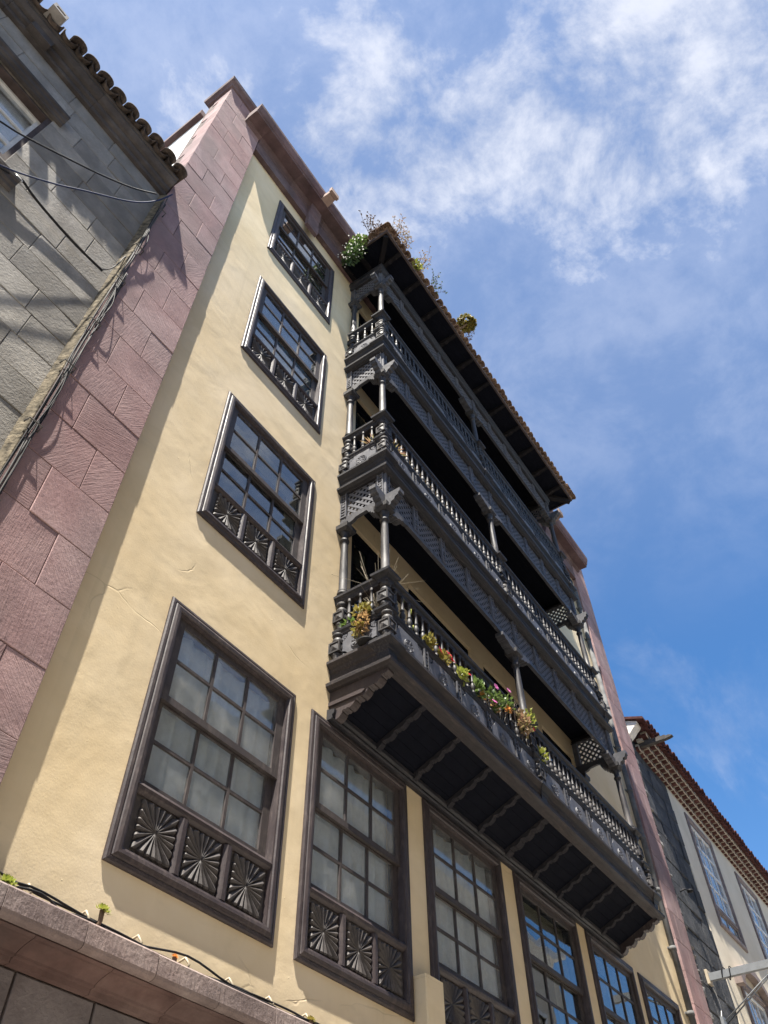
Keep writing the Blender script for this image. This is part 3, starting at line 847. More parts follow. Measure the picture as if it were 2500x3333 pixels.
ME_SHIELD_S = corner_carving_mesh(.48, .335)
ROT_L = (0, 0, R(-90))     # local -Y face turned towards -X
ROT_R = (0, 0, R(90))
ROT_F = (0, 0, 0)

def bracket_arm(px, py, dx, dy, L, zb, zt, th, mat):
    """wavy-bottomed bracket arm leaving a post horizontally in direction (dx,dy)"""
    prof = [(0.02, zt), (0.02, zb)] + wavy((.10, zb+.0), (L, zt-.06), 3, .012)[0:] + [(L, zt)]
    mb = MB(); v = []
    for s in (-th/2, th/2):
        for a, z in prof: v.append((px+dx*a-dy*s, py+dy*a+dx*s, z))
    n = len(prof)
    mb.add(v, [(i,(i+1)%n,n+(i+1)%n,n+i) for i in range(n)]+[tuple(range(n))[::-1], tuple(range(n,2*n))])
    mb.build('bracket', mat, bal)

for lv in range(3):
    dz = PITCH_F*lv
    # floor beam mouldings
    z = 6.70+dz
    mb = MB()
    prof = [(.0,z-.03),(.085,z-.015),(.10,z+.0),(.125,z+.015),(.13,z+.05),(.11,z+.07),(.065,z+.085),(.06,z+.20),(.075,z+.215),(.085,z+.25),(.12,z+.285),(.135,z+.30),(.135,z+.335),(.12,z+.345),(0.0,z+.35),(-.06,z+.35)]
    mb.u_sweep(X0, X1, Y0, 0.0, prof); mb.build('floor_beam', M['wood_brown'] if lv == 0 else M['wood_x'], bal)
    # break blocks of the moulding under each post
    for (px_, py_) in POSTS:
        mb = MB(); g = .012
        v = []
        pr = [(.07,z+.088),(.078,z+.20),(.09,z+.215),(.10,z+.25),(.135,z+.285),(.15,z+.30),(.15,z+.338)]
        for o_, zz in pr: v += [(px_-o_,py_-o_,zz),(px_+o_,py_-o_,zz),(px_+o_,py_+o_,zz),(px_-o_,py_+o_,zz)]
        f = [(a*4+k, a*4+(k+1)%4, a*4+4+(k+1)%4, a*4+4+k) for a in range(len(pr)-1) for k in range(4)]+[(3,2,1,0),(24,25,26,27)]
        mb.add(v, f).build('post_block', M['wood_x'], bal)
    mb = MB(); mb.box(X0-.03, X1+.03, Y0-.03, -.002, z+.10, z+.30)
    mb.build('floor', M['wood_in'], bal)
    # boards of the ceiling below (upper floors) seen from the street
    if lv:
        k = 0; yy = Y0-.02
        while yy < -.02:
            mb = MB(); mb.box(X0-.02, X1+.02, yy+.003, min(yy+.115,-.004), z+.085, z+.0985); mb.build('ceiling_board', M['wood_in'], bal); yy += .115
    # panel zone
    zp = 7.052+dz
    mb = MB()
    mb.box(X0+.05, X1-.05, Y0-.036, Y0+.016, zp, zp+.37)
    mb.build('dado_board', M['wood_in'], bal)
    for sx in (X0, X1):
        mb = MB(); mb.box(sx-.036, sx+.036, Y0+.05, -.004, zp, zp+.37); mb.build('dado_board', M['wood_in'], bal)
    for i in range(10):
        xc = X0+BAY*(i+.5)
        put('shield', ME_SHIELD, None, Vector((xc, Y0-.040, zp+.015)), bal)
        put('rosette', ME_ROS, None, Vector((xc, Y0-.056, zp+.175)), bal)
    for sx in STRIPS:
        put('carved_strip', ME_STRIP_S, None, Vector((sx, Y0-.046, zp+.002)), bal)
    for sx, rt, sg in ((X0, ROT_L, -1), (X1, ROT_R, 1)):
        put('shield', ME_SHIELD_S, None, Vector((sx+sg*.040, Y0*.5-.01, zp+.015)), bal, rt)
        put('rosette', ME_ROS, None, Vector((sx+sg*.056, Y0*.5-.01, zp+.175)), bal, rt)
    # mid rail
    zr = 7.425+dz
    mb = MB(); mb.u_sweep(X0, X1, Y0, 0.0, [(-.04,zr),(.03,zr),(.045,zr+.015),(.05,zr+.04),(.062,zr+.06),(.066,zr+.085),(.06,zr+.095),(-.04,zr+.098),(-.04,zr)])
    mb.build('lower_rail', M['wood_x'], bal)
    for (px_, py_) in POSTS:
        mb = MB(); pr = [(.062,zr-.004),(.066,zr+.03),(.10,zr+.062),(.105,zr+.088),(.09,zr+.102)]; v = []
        for o_, zz in pr: v += [(px_-o_,py_-o_,zz),(px_+o_,py_-o_,zz),(px_+o_,py_+o_,zz),(px_-o_,py_+o_,zz)]
        mb.add(v, [(a*4+k, a*4+(k+1)%4, a*4+4+(k+1)%4, a*4+4+k) for a in range(4) for k in range(4)]+[(3,2,1,0),(16,17,18,19)]).build('post_block', M['wood_x'], bal)
    # balusters
    zb = 7.523+dz
    n = 50; xa, xb = X0+.0, X1
    for i in range(1, n):
        xx = xa+(xb-xa)*i/n
        if min(abs(xx-8.70), abs(xx-X0), abs(xx-X1)) < .085: continue
        put('baluster', ME_BAL, None, Vector((xx, Y0-.032, zb)), bal, (0,0,rng.uniform(0,6)))
    for sx in (X0, X1):
        for yy in (-.515, -.36, -.205):
            put('baluster', ME_BAL, None, Vector((sx+(-.032 if sx == X0 else .032), yy, zb)), bal)
    # newels
    for (px_, py_) in POSTS+[(X0,-.075),(X1,-.075)]:
        put('newel', ME_NEW1, None, Vector((px_, py_, zb-.002)), bal)
        off = (-.045 if px_ == X0 else .045 if px_ == X1 else 0, -.045 if py_ == Y0 else 0)
        put('newel', ME_NEW2, None, Vector((px_+off[0], py_+off[1], 7.05+dz)), bal)
    # hand rail
    zh = 7.925+dz
    mb = MB(); mb.u_sweep(X0, X1, Y0, 0.0, [(-.045,zh),(.03,zh),(.04,zh+.02),(.04,zh+.055),(.052,zh+.075),(.070,zh+.085),(.074,zh+.115),(.062,zh+.128),(-.05,zh+.132),(-.055,zh+.08),(-.045,zh)])
    mb.build('hand_rail', M['wood_x'], bal)
    for (px_, py_) in POSTS:
        mb = MB(); pr = [(.064,zh-.004),(.068,zh+.05),(.095,zh+.078),(.125,zh+.09),(.13,zh+.122),(.10,zh+.145),(.075,zh+.15)]; v = []
        for o_, zz in pr: v += [(px_-o_,py_-o_,zz),(px_+o_,py_-o_,zz),(px_+o_,py_+o_,zz),(px_-o_,py_+o_,zz)]
        mb.add(v, [(a*4+k, a*4+(k+1)%4, a*4+4+(k+1)%4, a*4+4+k) for a in range(6) for k in range(4)]+[(3,2,1,0),(24,25,26,27)]).build('post_block', M['wood_x'], bal)
    # columns
    zc = 8.07+dz
    for (px_, py_) in POSTS+[(X0,-.075),(X1,-.075)]:
        put('column', ME_COL, None, Vector((px_, py_, zc)), bal)
    # bracket capitals
    za, zt_ = 9.22+dz, 9.50+dz
    for sx, sg in ((X0,-1),(X1,1)):
        bracket_arm(sx, Y0, sg, 0, .27, za, zt_-.04, .10, M['wood_carved'])
        bracket_arm(sx, Y0, 0, -1, .27, za, zt_-.04, .10, M['wood_carved'])
        bracket_arm(sx, Y0, -sg, 0, .36, za-.02, zt_-.13, .125, M['wood_carved'])
        bracket_arm(sx, Y0, 0, 1, .22, za-.02, zt_-.13, .125, M['wood_carved'])
    bracket_arm(8.70, Y0, 1, 0, .42, za-.02, zt_-.13, .13, M['wood_carved'])
    bracket_arm(8.70, Y0, -1, 0, .42, za-.02, zt_-.13, .13, M['wood_carved'])
    # valance: scalloped boards, lattice, carved strips, head beam
    zv = 9.345+dz
    for (xa, xb) in ((X0, 8.70), (8.70, X1)):
        xa += .03; xb -= .03
        pl = [(xa, zv+.13)] + [(xa, zv-.02)] + wavy((xa+.08, zv-.02), (xa+.50, zv+.045), 3, .010)
        pl += wavy((xb-.50, zv+.045), (xb-.08, zv-.02), 3, .010) + [(xb, zv-.02), (xb, zv+.13)]
        mb = MB(); mb.prism(pl, 'y', Y0-.03, Y0+.02); mb.build('valance_board', M['wood_carved'], bal)
    for sx in (X0, X1):
        ya, yb = Y0+.03, -.004
        pl = [(ya, zv+.13), (ya, zv-.02)] + wavy((ya+.05, zv-.02), (ya+.24, zv+.05), 2, .010) + wavy((yb-.24, zv+.03), (yb-.02, zv-.10), 2, .010) + [(yb, zv-.11), (yb, zv+.13)]
        mb = MB(); mb.prism(pl, 'x', sx-.025, sx+.025); mb.build('valance_board', M['wood_carved'], bal)
    zl = zv+.13
    for i in range(10):
        xc = X0+BAY*(i+.5)
        stuff(put('lattice', lattice_mesh(BAY-.085, .47), None, Vector((xc, Y0-.005, zl)), bal))
    for sx in STRIPS:
        put('carved_strip', ME_STRIP, None, Vector((sx, Y0-.022, zl-.005)), bal)
    for sx, rt, sg in ((X0, ROT_L, -1), (X1, ROT_R, 1)):
        stuff(put('lattice', lattice_mesh(.52, .47), None, Vector((sx+sg*.005, -.37, zl)), bal, rt))
        put('carved_strip', ME_STRIP, None, Vector((sx+sg*.02, -.055, zl-.005)), bal, rt)
        put('carved_strip', ME_STRIP, None, Vector((sx+sg*.03, Y0+.03, zl-.005)), bal, rt)
        put('carved_strip', ME_STRIP, None, Vector((sx-sg*.02, Y0-.03, zl-.005)), bal)
    mb = MB(); mb.u_sweep(X0, X1, Y0, 0.0, [(-.03,zl+.475),(.04,zl+.475),(.055,zl+.495),(.05,zl+.535),(.03,zl+.55)])
    mb.build('head_beam', M['wood_x'], bal)

# ---- underside: ledger, soffit and scalloped brackets
mb = MB(); mb.prism([(-.002,6.325),(-.06,6.325),(-.075,6.34),(-.07,6.37),(-.095,6.39),(-.10,6.43),(-.002,6.45)], 'x', 5.20, 12.47); mb.build('ledger', M['wood_x'], bal)
yy = Y0-.03
while yy < -.03:
    y2 = min(yy+.115, -.004); za_, zb_ = 6.70+(yy-Y0)*(-.42), 6.70+(y2-Y0)*(-.42)
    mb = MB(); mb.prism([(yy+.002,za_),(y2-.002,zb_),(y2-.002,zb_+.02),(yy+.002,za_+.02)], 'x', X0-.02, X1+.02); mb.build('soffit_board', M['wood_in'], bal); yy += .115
def bracket_profile():
    pts = [(-.002, 6.46), (-.002, 6.385)]
    pts += wavy((-.06, 6.385), (Y0+.01, 6.665), 4, -.020)
    pts += [(Y0-.03, 6.68), (Y0-.03, 6.74)]
    return pts
for i, sx in enumerate(STRIPS):
    th = .07 if i != 4 else .12
    mb = MB(); mb.prism(bracket_profile(), 'x', sx-th/2, sx+th/2); mb.build('corbel', M['wood_corbel'], bal)
for sx, sg in ((X0,-1),(X1,1)):
    pts = [(-.002, 6.69), (-.002, 6.33)] + wavy((-.07, 6.335), (Y0-.02, 6.64), 4, -.026) + [(Y0-.05, 6.65), (Y0-.05, 6.69)]
    mb = MB(); mb.prism(pts, 'x', sx-.05, sx+.05); mb.prism([(-.002,6.50),(-.42,6.50),(-.46,6.53),(-.42,6.545),(-.002,6.545)], 'x', min(sx+sg*.05,sx+sg*.07), max(sx+sg*.05,sx+sg*.07))
    mb.build('corbel', M['frame'], bal)

# ---- balcony roof
EY, EXL, EXR, EZ = -1.245, 4.72, 13.02, 16.93
z = 16.455
mb = MB(); mb.u_sweep(X0, X1, Y0, 0.0, [(-.05,z),(.06,z),(.075,z+.02),(.075,z+.10),(.10,z+.13),(.11,z+.20),(.09,z+.29),(-.05,z+.29)]); mb.build('wall_plate', M['wood_x'], bal)
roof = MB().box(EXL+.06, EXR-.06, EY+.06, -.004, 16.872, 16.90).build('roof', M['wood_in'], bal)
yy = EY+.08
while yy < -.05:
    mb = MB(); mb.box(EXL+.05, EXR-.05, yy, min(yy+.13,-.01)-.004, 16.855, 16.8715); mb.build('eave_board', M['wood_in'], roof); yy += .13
mb = MB()
for a, b, c, d in ((EXL+.04, EXR-.04, EY+.04, EY+.075), (EXL+.04, EXL+.075, EY+.0755, -.01), (EXR-.075, EXR-.04, EY+.0755, -.01)): mb.box(a,b,c,d,16.83,16.93)
mb.build('fascia', M['brown_dark'], roof)
rp = [(-.60,16.852),(-.60,16.72)]+wavy((-.78,16.72),(EY+.16,16.79),2,.012)+[(EY+.09,16.80),(EY+.09,16.852)]
for sx in [X0]+STRIPS+[X1]:
    mb = MB(); mb.prism(rp, 'x', sx-.04, sx+.04); mb.build('rafter', M['wood_shade'], roof)
for sx, sg in ((X0,-1),(X1,1)):
    for yy in (-.12, -.5):
        e_ = EXL+.09 if sg < 0 else EXR-.09
        mb = MB(); mb.box(min(sx,e_), max(sx,e_), yy-.04, yy+.04, 16.74, 16.852); mb.build('rafter', M['wood_shade'], roof)
    v = []
    mb = MB(); a = Vector((sx, Y0, 0)); b = Vector((EXL+.1 if sg < 0 else EXR-.1, EY+.1, 0)); dd = (b-a).normalized(); nn = Vector((-dd.y, dd.x, 0))*.045
    for q in (a, b):
        for s_ in (-1, 1):
            for zz in (16.73, 16.853): v.append((q.x+nn.x*s_, q.y+nn.y*s_, zz))
    mb.add(v, [(0,1,3,2),(4,6,7,5),(0,4,5,1),(2,3,7,6),(0,2,6,4),(1,5,7,3)]).build('rafter', M['wood_shade'], roof)
SL = R(21)
def tile_row_x(xa, xb, pitch, y, z, slope, cover, panm, parent, name='roof_tile'):
    n = int(round((xb-xa)/pitch)); p = (xb-xa)/n
    for i in range(n+1):
        put(name, cover, None, Vector((xa+p*i+rng.uniform(-.008,.008), y+rng.uniform(-.015,.015), z+rng.uniform(-.004,.006))), parent, (slope, 0, rng.uniform(-.03,.03)))
        if i < n: put(name, panm, None, Vector((xa+p*(i+.5), y+.03, z+.012)), parent, (slope, 0, 0))
tile_row_x(EXL+.02, EXR-.02, .175, EY-.02, EZ+.03, SL, T_small, T_pan, roof)
for side, ex in ((-1, EXL), (1, EXR)):
    n = 7
    for i in range(n):
        yy = EY+.02+(i)*.175
        put('roof_tile', T_small, None, Vector((ex+side*.02, yy, EZ+.03)), roof, (SL, 0, R(-90 if side < 0 else 90)))
        if i < n-1: put('roof_tile', T_pan, None, Vector((ex-side*.01, yy+.0875, EZ+.042)), roof, (SL, 0, R(-90 if side < 0 else 90)))
# tiled slopes behind the eave row: corrugated sheet of tiles
def corr(xa, xb, pitch, y0_, z0_, y1_, z1_, inset, amp):
    mb = MB(); n = int((xb-xa)/pitch*8); v = []
    for i in range(n+1):
        t = i/n; x = xa+(xb-xa)*t; h = amp*math.cos(2*math.pi*(x-xa)/pitch)
        xi = min(max(x, xa+inset), xb-inset)
        d = max(0.0, abs(x-(xa+xb)/2)-((xb-xa)/2-inset))/max(inset,1e-6) if inset else 0
        yt = y1_+(y0_-y1_)*d; zt = z1_+(z0_-z1_)*d
        v += [(x, y0_, z0_+h), (x, yt, zt+h)]
    mb.add(v, [(2*i,2*i+2,2*i+3,2*i+1) for i in range(n)], True); return mb
stuff(corr(EXL+.02, EXR-.02, .175, EY+.30, EZ+.165, -.01, EZ+.62, .9, .055).build('tile_courses', M['tile'], roof))
for ex, sg in ((EXL,1),(EXR,-1)):
    mb = MB(); mb.add([(ex+sg*.3, EY+.1, EZ+.12),(ex+sg*.3,-.01,EZ+.12),(ex+sg*1.0,-.01,EZ+.55)], [(0,1,2) if sg > 0 else (2,1,0)]); stuff(mb.build('tile_courses', M['tile'], roof))
# corner finial leaf tile
for ex, sg in ((EXL,1),):
    mb = MB(); pl = [(-.075,0),(-.10,.06),(-.085,.13),(-.04,.20),(0,.27),(.04,.20),(.085,.13),(.10,.06),(.075,0)]
    mb.prism(pl, 'y', -.025, .03)
    me = mb.mesh('finial'); me.materials.append(M['tile'])
    put('finial', me, None, Vector((ex+.05, EY+.05, EZ+.10)), roof, (R(-10),0,R(-38)))

# ================================================================== GREY STONE HOUSE ON THE LEFT
gh = thing('stone_house', (-2.4, 0, 0), 'grey stone block house with mossy tiled eave at the left edge', 'house')
GX0, GX1, GZ = -6.2, 1.262, 12.06
GWIN = [(-2.3, -0.14, 9.62, 11.06), (-2.3, -0.02, 6.7, 9.18), (-5.4, -3.4, 9.62, 11.06)]
gw = wall_mesh(GX0, GX1, 0.0, GZ, 0.018, 0.45, GWIN).build('wall', M['mortar'], gh)
COURSE = 0.3735
k = 0; z = 7.605-COURSE*8
while z < GZ-.02:
    z1 = min(z+COURSE, GZ)
    x = GX1; first = True
    r3 = random.Random(100+k)
    while x > -2.6:
        L_ = r3.choice((.48,.62,.74,.86,1.0)) if not first else r3.uniform(.35,.85); first = False
        xa, xb = x-L_, x
        segs = [(xa, xb)]
        for wa, wb, wc, wd in GWIN:
            if z1 > wc+.02 and z < wd-.02:
                ns = []
                for p, q in segs:
                    if q <= wa or p >= wb: ns.append((p,q)); continue
                    if p < wa: ns.append((p, wa))
                    if q > wb: ns.append((wb, q))
                segs = ns
        for p, q in segs:
            if q-p > .05: MB().block(p+.003, q-.003, rng.uniform(-.005,.003), .018, z+.003, z1-.003, .004, .003).build('stone_block', M['grey_stone'], gw)
        x = xa
    z = z1; k += 1
# cornice
gp = [(.018,12.02),(-.05,12.03),(-.065,12.06),(-.06,12.10),(-.10,12.12),(-.115,12.15),(-.11,12.185),(-.155,12.20),(-.20,12.25),(-.205,12.29),(-.225,12.30),(-.23,12.335),(.018,12.345)]
gc = None; x = GX1-.01
while x > -6.0:
    mb = MB(); mb.prism(gp, 'x', x-1.25+.002, x-.002)
    gc = mb.build('cornice', M['grey_trim'], gh) if gc is None else (mb.build('cornice_stone', M['grey_trim'], gc) and gc)
    x -= 1.25
T_g = tile_mesh(.105, .45); T_g.materials.append(M['tile_old'])
T_gp = tile_mesh(.105, .45, up=False); T_gp.materials.append(M['tile_old'])
groof = MB().add([(GX0,-.22,12.35),(GX1,-.22,12.35),(GX1,5,13.9),(GX0,5,13.9),(GX0,-.22,12.365),(GX1,-.22,12.365),(GX1,5,13.93),(GX0,5,13.93)],[(0,3,2,1),(4,5,6,7),(0,1,5,4),(1,2,6,5),(2,3,7,6),(3,0,4,7)]).build('roof', M['tile_old'], gh)
xt = GX1-.08
while xt > -2.4:
    if not -1.02 < xt < -.74:
        put('roof_tile', T_g, None, Vector((xt, -.335+rng.uniform(-.01,.01), 12.345)), groof, (R(16), 0, rng.uniform(-.05,.05)))
    put('roof_tile', T_gp, None, Vector((xt-.1075, -.31, 12.40)), groof, (R(16),0,0))
    xt -= .215
stuff(corr(-6.1, GX1, .215, .05, 12.50, 5.0, 13.98, 0, .06).build('tile_courses', M['tile_old'], groof))
mb = MB(); mb.ring_sweep(-.99, -.80, 12.36, 12.48, [(0,-.15),(0,-.40),(.035,-.40),(.045,-.30),(.045,-.15)]); mb.build('water_spout', M['concrete'], gh)
mb = MB(); mb.box(-.98,-.70,-.16,-.012,12.05,12.19); mb.build('spout_block', M['grey_trim'], gh)
def sash_window(parent, xa, xb, za, zb, y, cols, rows, frame_mat, sash_mat, glass, trim=None, fw=.07, mid=True):
    mb = MB(); mb.ring_sweep(xa, xb, za, zb, [(0,y+.07),(0,y),(fw,y),(fw,y+.07)])
    fr = mb.build('window', sash_mat, parent)
    gx0, gx1, gz0, gz1 = xa+fw, xb-fw, za+fw, zb-fw
    mb = MB()
    for i in range(1, cols): xx = gx0+(gx1-gx0)*i/cols; mb.box(xx-.016, xx+.016, y+.012, y+.05, gz0, gz1)
    for k_ in range(1, rows):
        zz = gz0+(gz1-gz0)*k_/rows; t_ = .035 if (mid and k_ == rows//2) else .016
        for i in range(cols):
            p_, q_ = gx0+(gx1-gx0)*i/cols+(.016 if i else 0), gx0+(gx1-gx0)*(i+1)/cols-(.016 if i < cols-1 else 0)
            mb.box(p_, q_, y+.014, y+.048, zz-t_, zz+t_)
    mb.build('muntins', sash_mat, fr)
    for i in range(cols):
        for k_ in range(rows):
            pane(gx0+(gx1-gx0)*i/cols+.01, gx0+(gx1-gx0)*(i+1)/cols-.01, y+.03, gz0+(gz1-gz0)*k_/rows+.01, gz0+(gz1-gz0)*(k_+1)/rows-.01, glass, fr)
    return fr
sash_window(gh, -2.3, -.145, 9.62, 11.055, .11, 4, 3, None, M['white_paint'], M['glass'], fw=.09)
sash_window(gh, -2.3, -.025, 6.7, 9.17, .11, 4, 4, None, M['white_paint'], M['glass'], fw=.09)
mb = MB()
mb.add([(-2.25,.22,9.65),(-.2,.22,9.65),(-.2,.22,11.0),(-2.25,.22,11.0)], [(0,1,2,3)]); mb.build('curtain', M['white_paint'], gh)
mb = MB(); mb.box(GX0+.1, GX1-.1, 2.4, 2.5, 0, 12.2); mb.box(-.1,0,.46,2.4,0,12.2); mb.box(GX0+.1,GX1-.1,.46,2.4,9.3,9.5); mb.build('interior', M['room'], gh)
for wa, wb, wc, wd in GWIN:
    mb = MB(); mb.ring_sweep(wa, wb, wc, wd, [(-.004,.017),(.05,.017),(.052,.16)]); mb.build('window_lining', M['brown_dark'], gh)
mb = MB(); mb.prism([(1.205,.012),(1.245,-.05),(1.262,-.088),(1.272,-.088),(1.272,.012)], 'z', 2.0, 12.02); mb.build('joint_mortar', M['moss_mortar'], gh)
for (xa, xb, zt) in ((-2.45, -.045, 11.07), (-2.45, .07, 9.19)):     # hood mouldings
    mb = MB(); mb.prism([(.0,zt),(-.045,zt+.005),(-.05,zt+.04),(-.075,zt+.06),(-.08,zt+.11),(-.10,zt+.13),(-.105,zt+.17),(.0,zt+.19)], 'x', xa, xb); mb.build('hood_mould', M['grey_trim'], gh)
    pass

# ---- wires on the left houses
def wire(name, pts, r, mat, label, parent=None, n=6, sub=6):
    P = [Vector(p) for p in pts]; out = []
    for i in range(len(P)-1):
        p0, p1, p2, p3 = P[max(i-1,0)], P[i], P[i+1], P[min(i+2,len(P)-1)]
        for t in range(sub):
            t /= sub
            out.append(0.5*((2*p1)+(-p0+p2)*t+(2*p0-5*p1+4*p2-p3)*t*t+(-p0+3*p1-3*p2+p3)*t*t*t))
    out.append(P[-1])
    mb = MB(); mb.tube(out, r, n)
    o = mb.build(name, mat, parent)
    if label: tag(o, label, 'cable')
    return o
wire('cable', [(-1.2,-.30,8.95),(-.38,-.30,9.48),(-.14,-.30,9.68),(.24,-.30,10.08),(.52,-.30,10.39),(.85,-.28,10.86),(1.1,-.26,11.33)], .010, M['cable'], 'straight black cable rising across the grey stone wall to the eave end')
wire('cable', [(-.6,-.2,8.75),(-.13,-.20,9.08),(.25,-.20,9.59),(.51,-.20,10.03),(.93,-.20,10.74),(1.15,-.2,11.3),(1.29,-.18,11.93)], .009, M['cable_blue'], 'thin dark blue cable sagging below the eave of the grey stone house')
wire('cable', [(-.8,-.10,9.1),(-.12,-.08,9.27),(.04,-.08,9.41),(.20,-.07,9.385),(.38,-.06,9.365),(.76,-.05,9.35),(1.12,-.05,9.38)], .014, M['cable'], 'thick black cable running level along the grey wall from the white insulator')
ins = thing('insulator', (.04,-.06,9.38), 'small white porcelain insulator holding the black cable on the grey wall', 'insulator')
mb = MB(); v0 = [(.016,-.02),(.042,-.015),(.046,.0),(.042,.015),(.016,.02)]
mb.lathe(v0, 14, (0,0,0)); me = mb.mesh('insulator_ring'); me.materials.append(M['porcelain']); put('ring', me, None, Vector((.04,-.075,9.39)), ins, (R(70),0,0))
mb = MB(); mb.tube([(.04,.0,9.37),(.04,-.075,9.39)], .008); mb.build('pin', M['cable'], ins)
vb = thing('cable_bundle', (1.29,-.1,3.6), 'bundle of slack grey and black cables running down the joint of the two houses', 'cables')
for i in range(9):
    r4 = random.Random(40+i); pts = []; z = 11.95-r4.uniform(0,.6) if i < 5 else 9.6
    bx, by = 1.262+.009*i, -.10-r4.uniform(0,.012)
    while z > 3.6:
        sl = r4.uniform(-.010,.010)
        pts.append((bx+sl, by-r4.uniform(0,.02), z)); z -= r4.uniform(.45,.8)
    if i == 2:
        for q in range(2, len(pts)-1, 3): pts[q] = (pts[q][0]+.05, pts[q][1]-.05, pts[q][2])
    wire('cable', pts, r4.uniform(.005,.008), M['cable_grey'] if i % 2 else M['cable'], None, vb)
for z in (11.4, 10.2, 9.35, 8.4, 7.6, 6.7, 5.8, 4.9, 4.0):
    mb = MB(); mb.tube([(1.225,-.09,z),(1.23,-.15,z+.01),(1.345,-.155,z+.01),(1.35,-.09,z)], .007); mb.build('clip', M['cable_grey'], vb)
wire('cable', [(1.11,-.05,9.38),(1.17,-.08,9.50),(1.21,-.07,9.72),(1.225,-.06,9.9),(1.24,-.05,10.0)], .007, M['cable_grey'], 'short pale loop of wire rising from the clamp at the house joint')

# ---- wires and plants on the ledge
lc = thing('cable_bundle', (4.6,-.08,3.56), 'black cables lying along the stone ledge under the big window', 'cables')
for i in range(5):
    r4 = random.Random(60+i); pts = []; x = 1.4
    while x < 16.2:
        pts.append((x, -.06-r4.uniform(0,.10), 3.565+r4.uniform(.0,.05)+(.035 if i > 2 else 0))); x += r4.uniform(.28,.45)
    wire('cable', pts, .007, M['cable'], None, lc, 6, 4)
x = 2.55
while x < 8:
    mb = MB(); mb.tube([(x,-.002,3.66),(x+.005,-.06,3.68),(x+.01,-.10,3.63),(x+.012,-.07,3.60)], .008); mb.build('clip', M['clip'], lc); x += .42

def leaf(mb, p, d, n_, L, w, curl=.15, segs=2):
    d = Vector(d).normalized(); n_ = Vector(n_); s_ = d.cross(n_)
    if s_.length < 1e-4: s_ = d.cross(Vector((1,.3,.2)))
    s_.normalize(); n_ = s_.cross(d).normalized(); p = Vector(p)
    a = p-s_*w*.18; b = p+s_*w*.18
    c = p+d*L*.55+n_*L*curl*.5; e1 = c-s_*w*.5; e2 = c+s_*w*.5; tip = p+d*L+n_*L*curl*-.15
    mb.add([a,b,e2,e1,tip,c+n_*w*.08], [(0,1,5),(1,2,5),(0,5,3),(3,5,4),(5,2,4)], True)
def rosette_plant(parent, c, r, mat, tilt=(0,-.4,1), n=26, name='leaf_rosette', seed=0, thick=.32):
    r5 = random.Random(seed); ax = Vector(tilt).normalized(); u = ax.cross(Vector((1,.2,.1))).normalized(); w = ax.cross(u)
    mb = MB()
    for i in range(n):
        a = i*2.39996; t = (i+.5)/n; el = (1-t)*1.15+.05
        d = (u*math.cos(a)+w*math.sin(a))*math.cos(el)+ax*math.sin(el)
        leaf(mb, Vector(c)+ax*r*.1*(1-t), d, ax, r*(.45+.6*t), r*(thick+.12*t), -.25)
    return mb.build(name, mat, parent)
def succulent(loc, r, mat, h, label, seed, lean=(0,0)):
    t_ = thing('succulent', loc, label, 'plant', 'succulents on the ledge')
    top = Vector(loc)+Vector((lean[0], lean[1], h))
    if h > .02:
        mb = MB(); mb.tube([loc, Vector(loc)*.5+top*.5+Vector((.01,0,0)), top], .012, 6, .016); mb.build('stem', M['twig'], t_)
    rosette_plant(t_, top, r, mat, (0.1,-.5,1), 34, seed=seed, thick=.34)
    return t_
succulent((2.36,-.16,3.552), .075, M['leaf_lime'], .035, 'wide green succulent rosette with pale tips at the left end of the ledge', 1)
succulent((2.99,-.17,3.552), .065, M['leaf_lime'], .115, 'yellow green succulent on a tall bare stem standing on the ledge', 2, (.015,0))
succulent((3.63,-.15,3.552), .032, M['fl_orange'], .06, 'tiny orange succulent on a thin stem on the ledge', 3, (.01,0))
succulent((5.0,-.17,3.552), .05, M['leaf_yellow'], .05, 'small yellowish succulent on the ledge below the second window', 4)

# ================================================================== PLANTS ON THE BALCONY
def pot(parent, x, y, z, r=.09, h=.15):
    mb = MB(); mb.lathe([(r*.7,0),(r,h*.8),(r*1.1,h*.8),(r*1.1,h),(r*.92,h),(r*.9,h*.9)], 14, (x,y,z)); mb.build('pot', M['soil'], parent)
def bush(parent, c, ext, n, L, w, mat, seed, name='foliage', down=0.0, up=.4):
    r5 = random.Random(seed); mb = MB()
    for i in range(n):
        d = Vector((r5.gauss(0,1), r5.gauss(0,1), r5.gauss(0,1)))
        d.normalize(); q = r5.random()**.45
        p = Vector((c[0]+ext[0]*d.x*q, c[1]+ext[1]*d.y*q, c[2]+ext[2]*d.z*q))
        dd = d+Vector((r5.uniform(-.6,.6), r5.uniform(-.9,.2), r5.uniform(-.3,.7)+up-down))
        leaf(mb, p, dd, (r5.uniform(-1,1), r5.uniform(-1,1), 1), L*r5.uniform(.7,1.25), w*r5.uniform(.8,1.2), r5.uniform(-.3,.3))
    return mb.build(name, mat, parent)
def flowers(parent, cs, r, mat, seed, name='flower'):
    r5 = random.Random(seed)
    for c in cs:
        mb = MB()
        ax = Vector((r5.uniform(-.4,.2), -1, r5.uniform(-.1,.7))).normalized(); u = ax.cross(Vector((0,0,1))).normalized(); w_ = ax.cross(u)
        for ring, (nn, rr) in enumerate(((6,r),(5,r*.65))):
            for i in range(nn):
                a = 2*math.pi*i/nn+ring*.5
                d = u*math.cos(a)+w_*math.sin(a)+ax*(.25+.4*ring)
                leaf(mb, c, d, ax, rr, rr*.95, .1)
        mb.build(name, mat, parent)
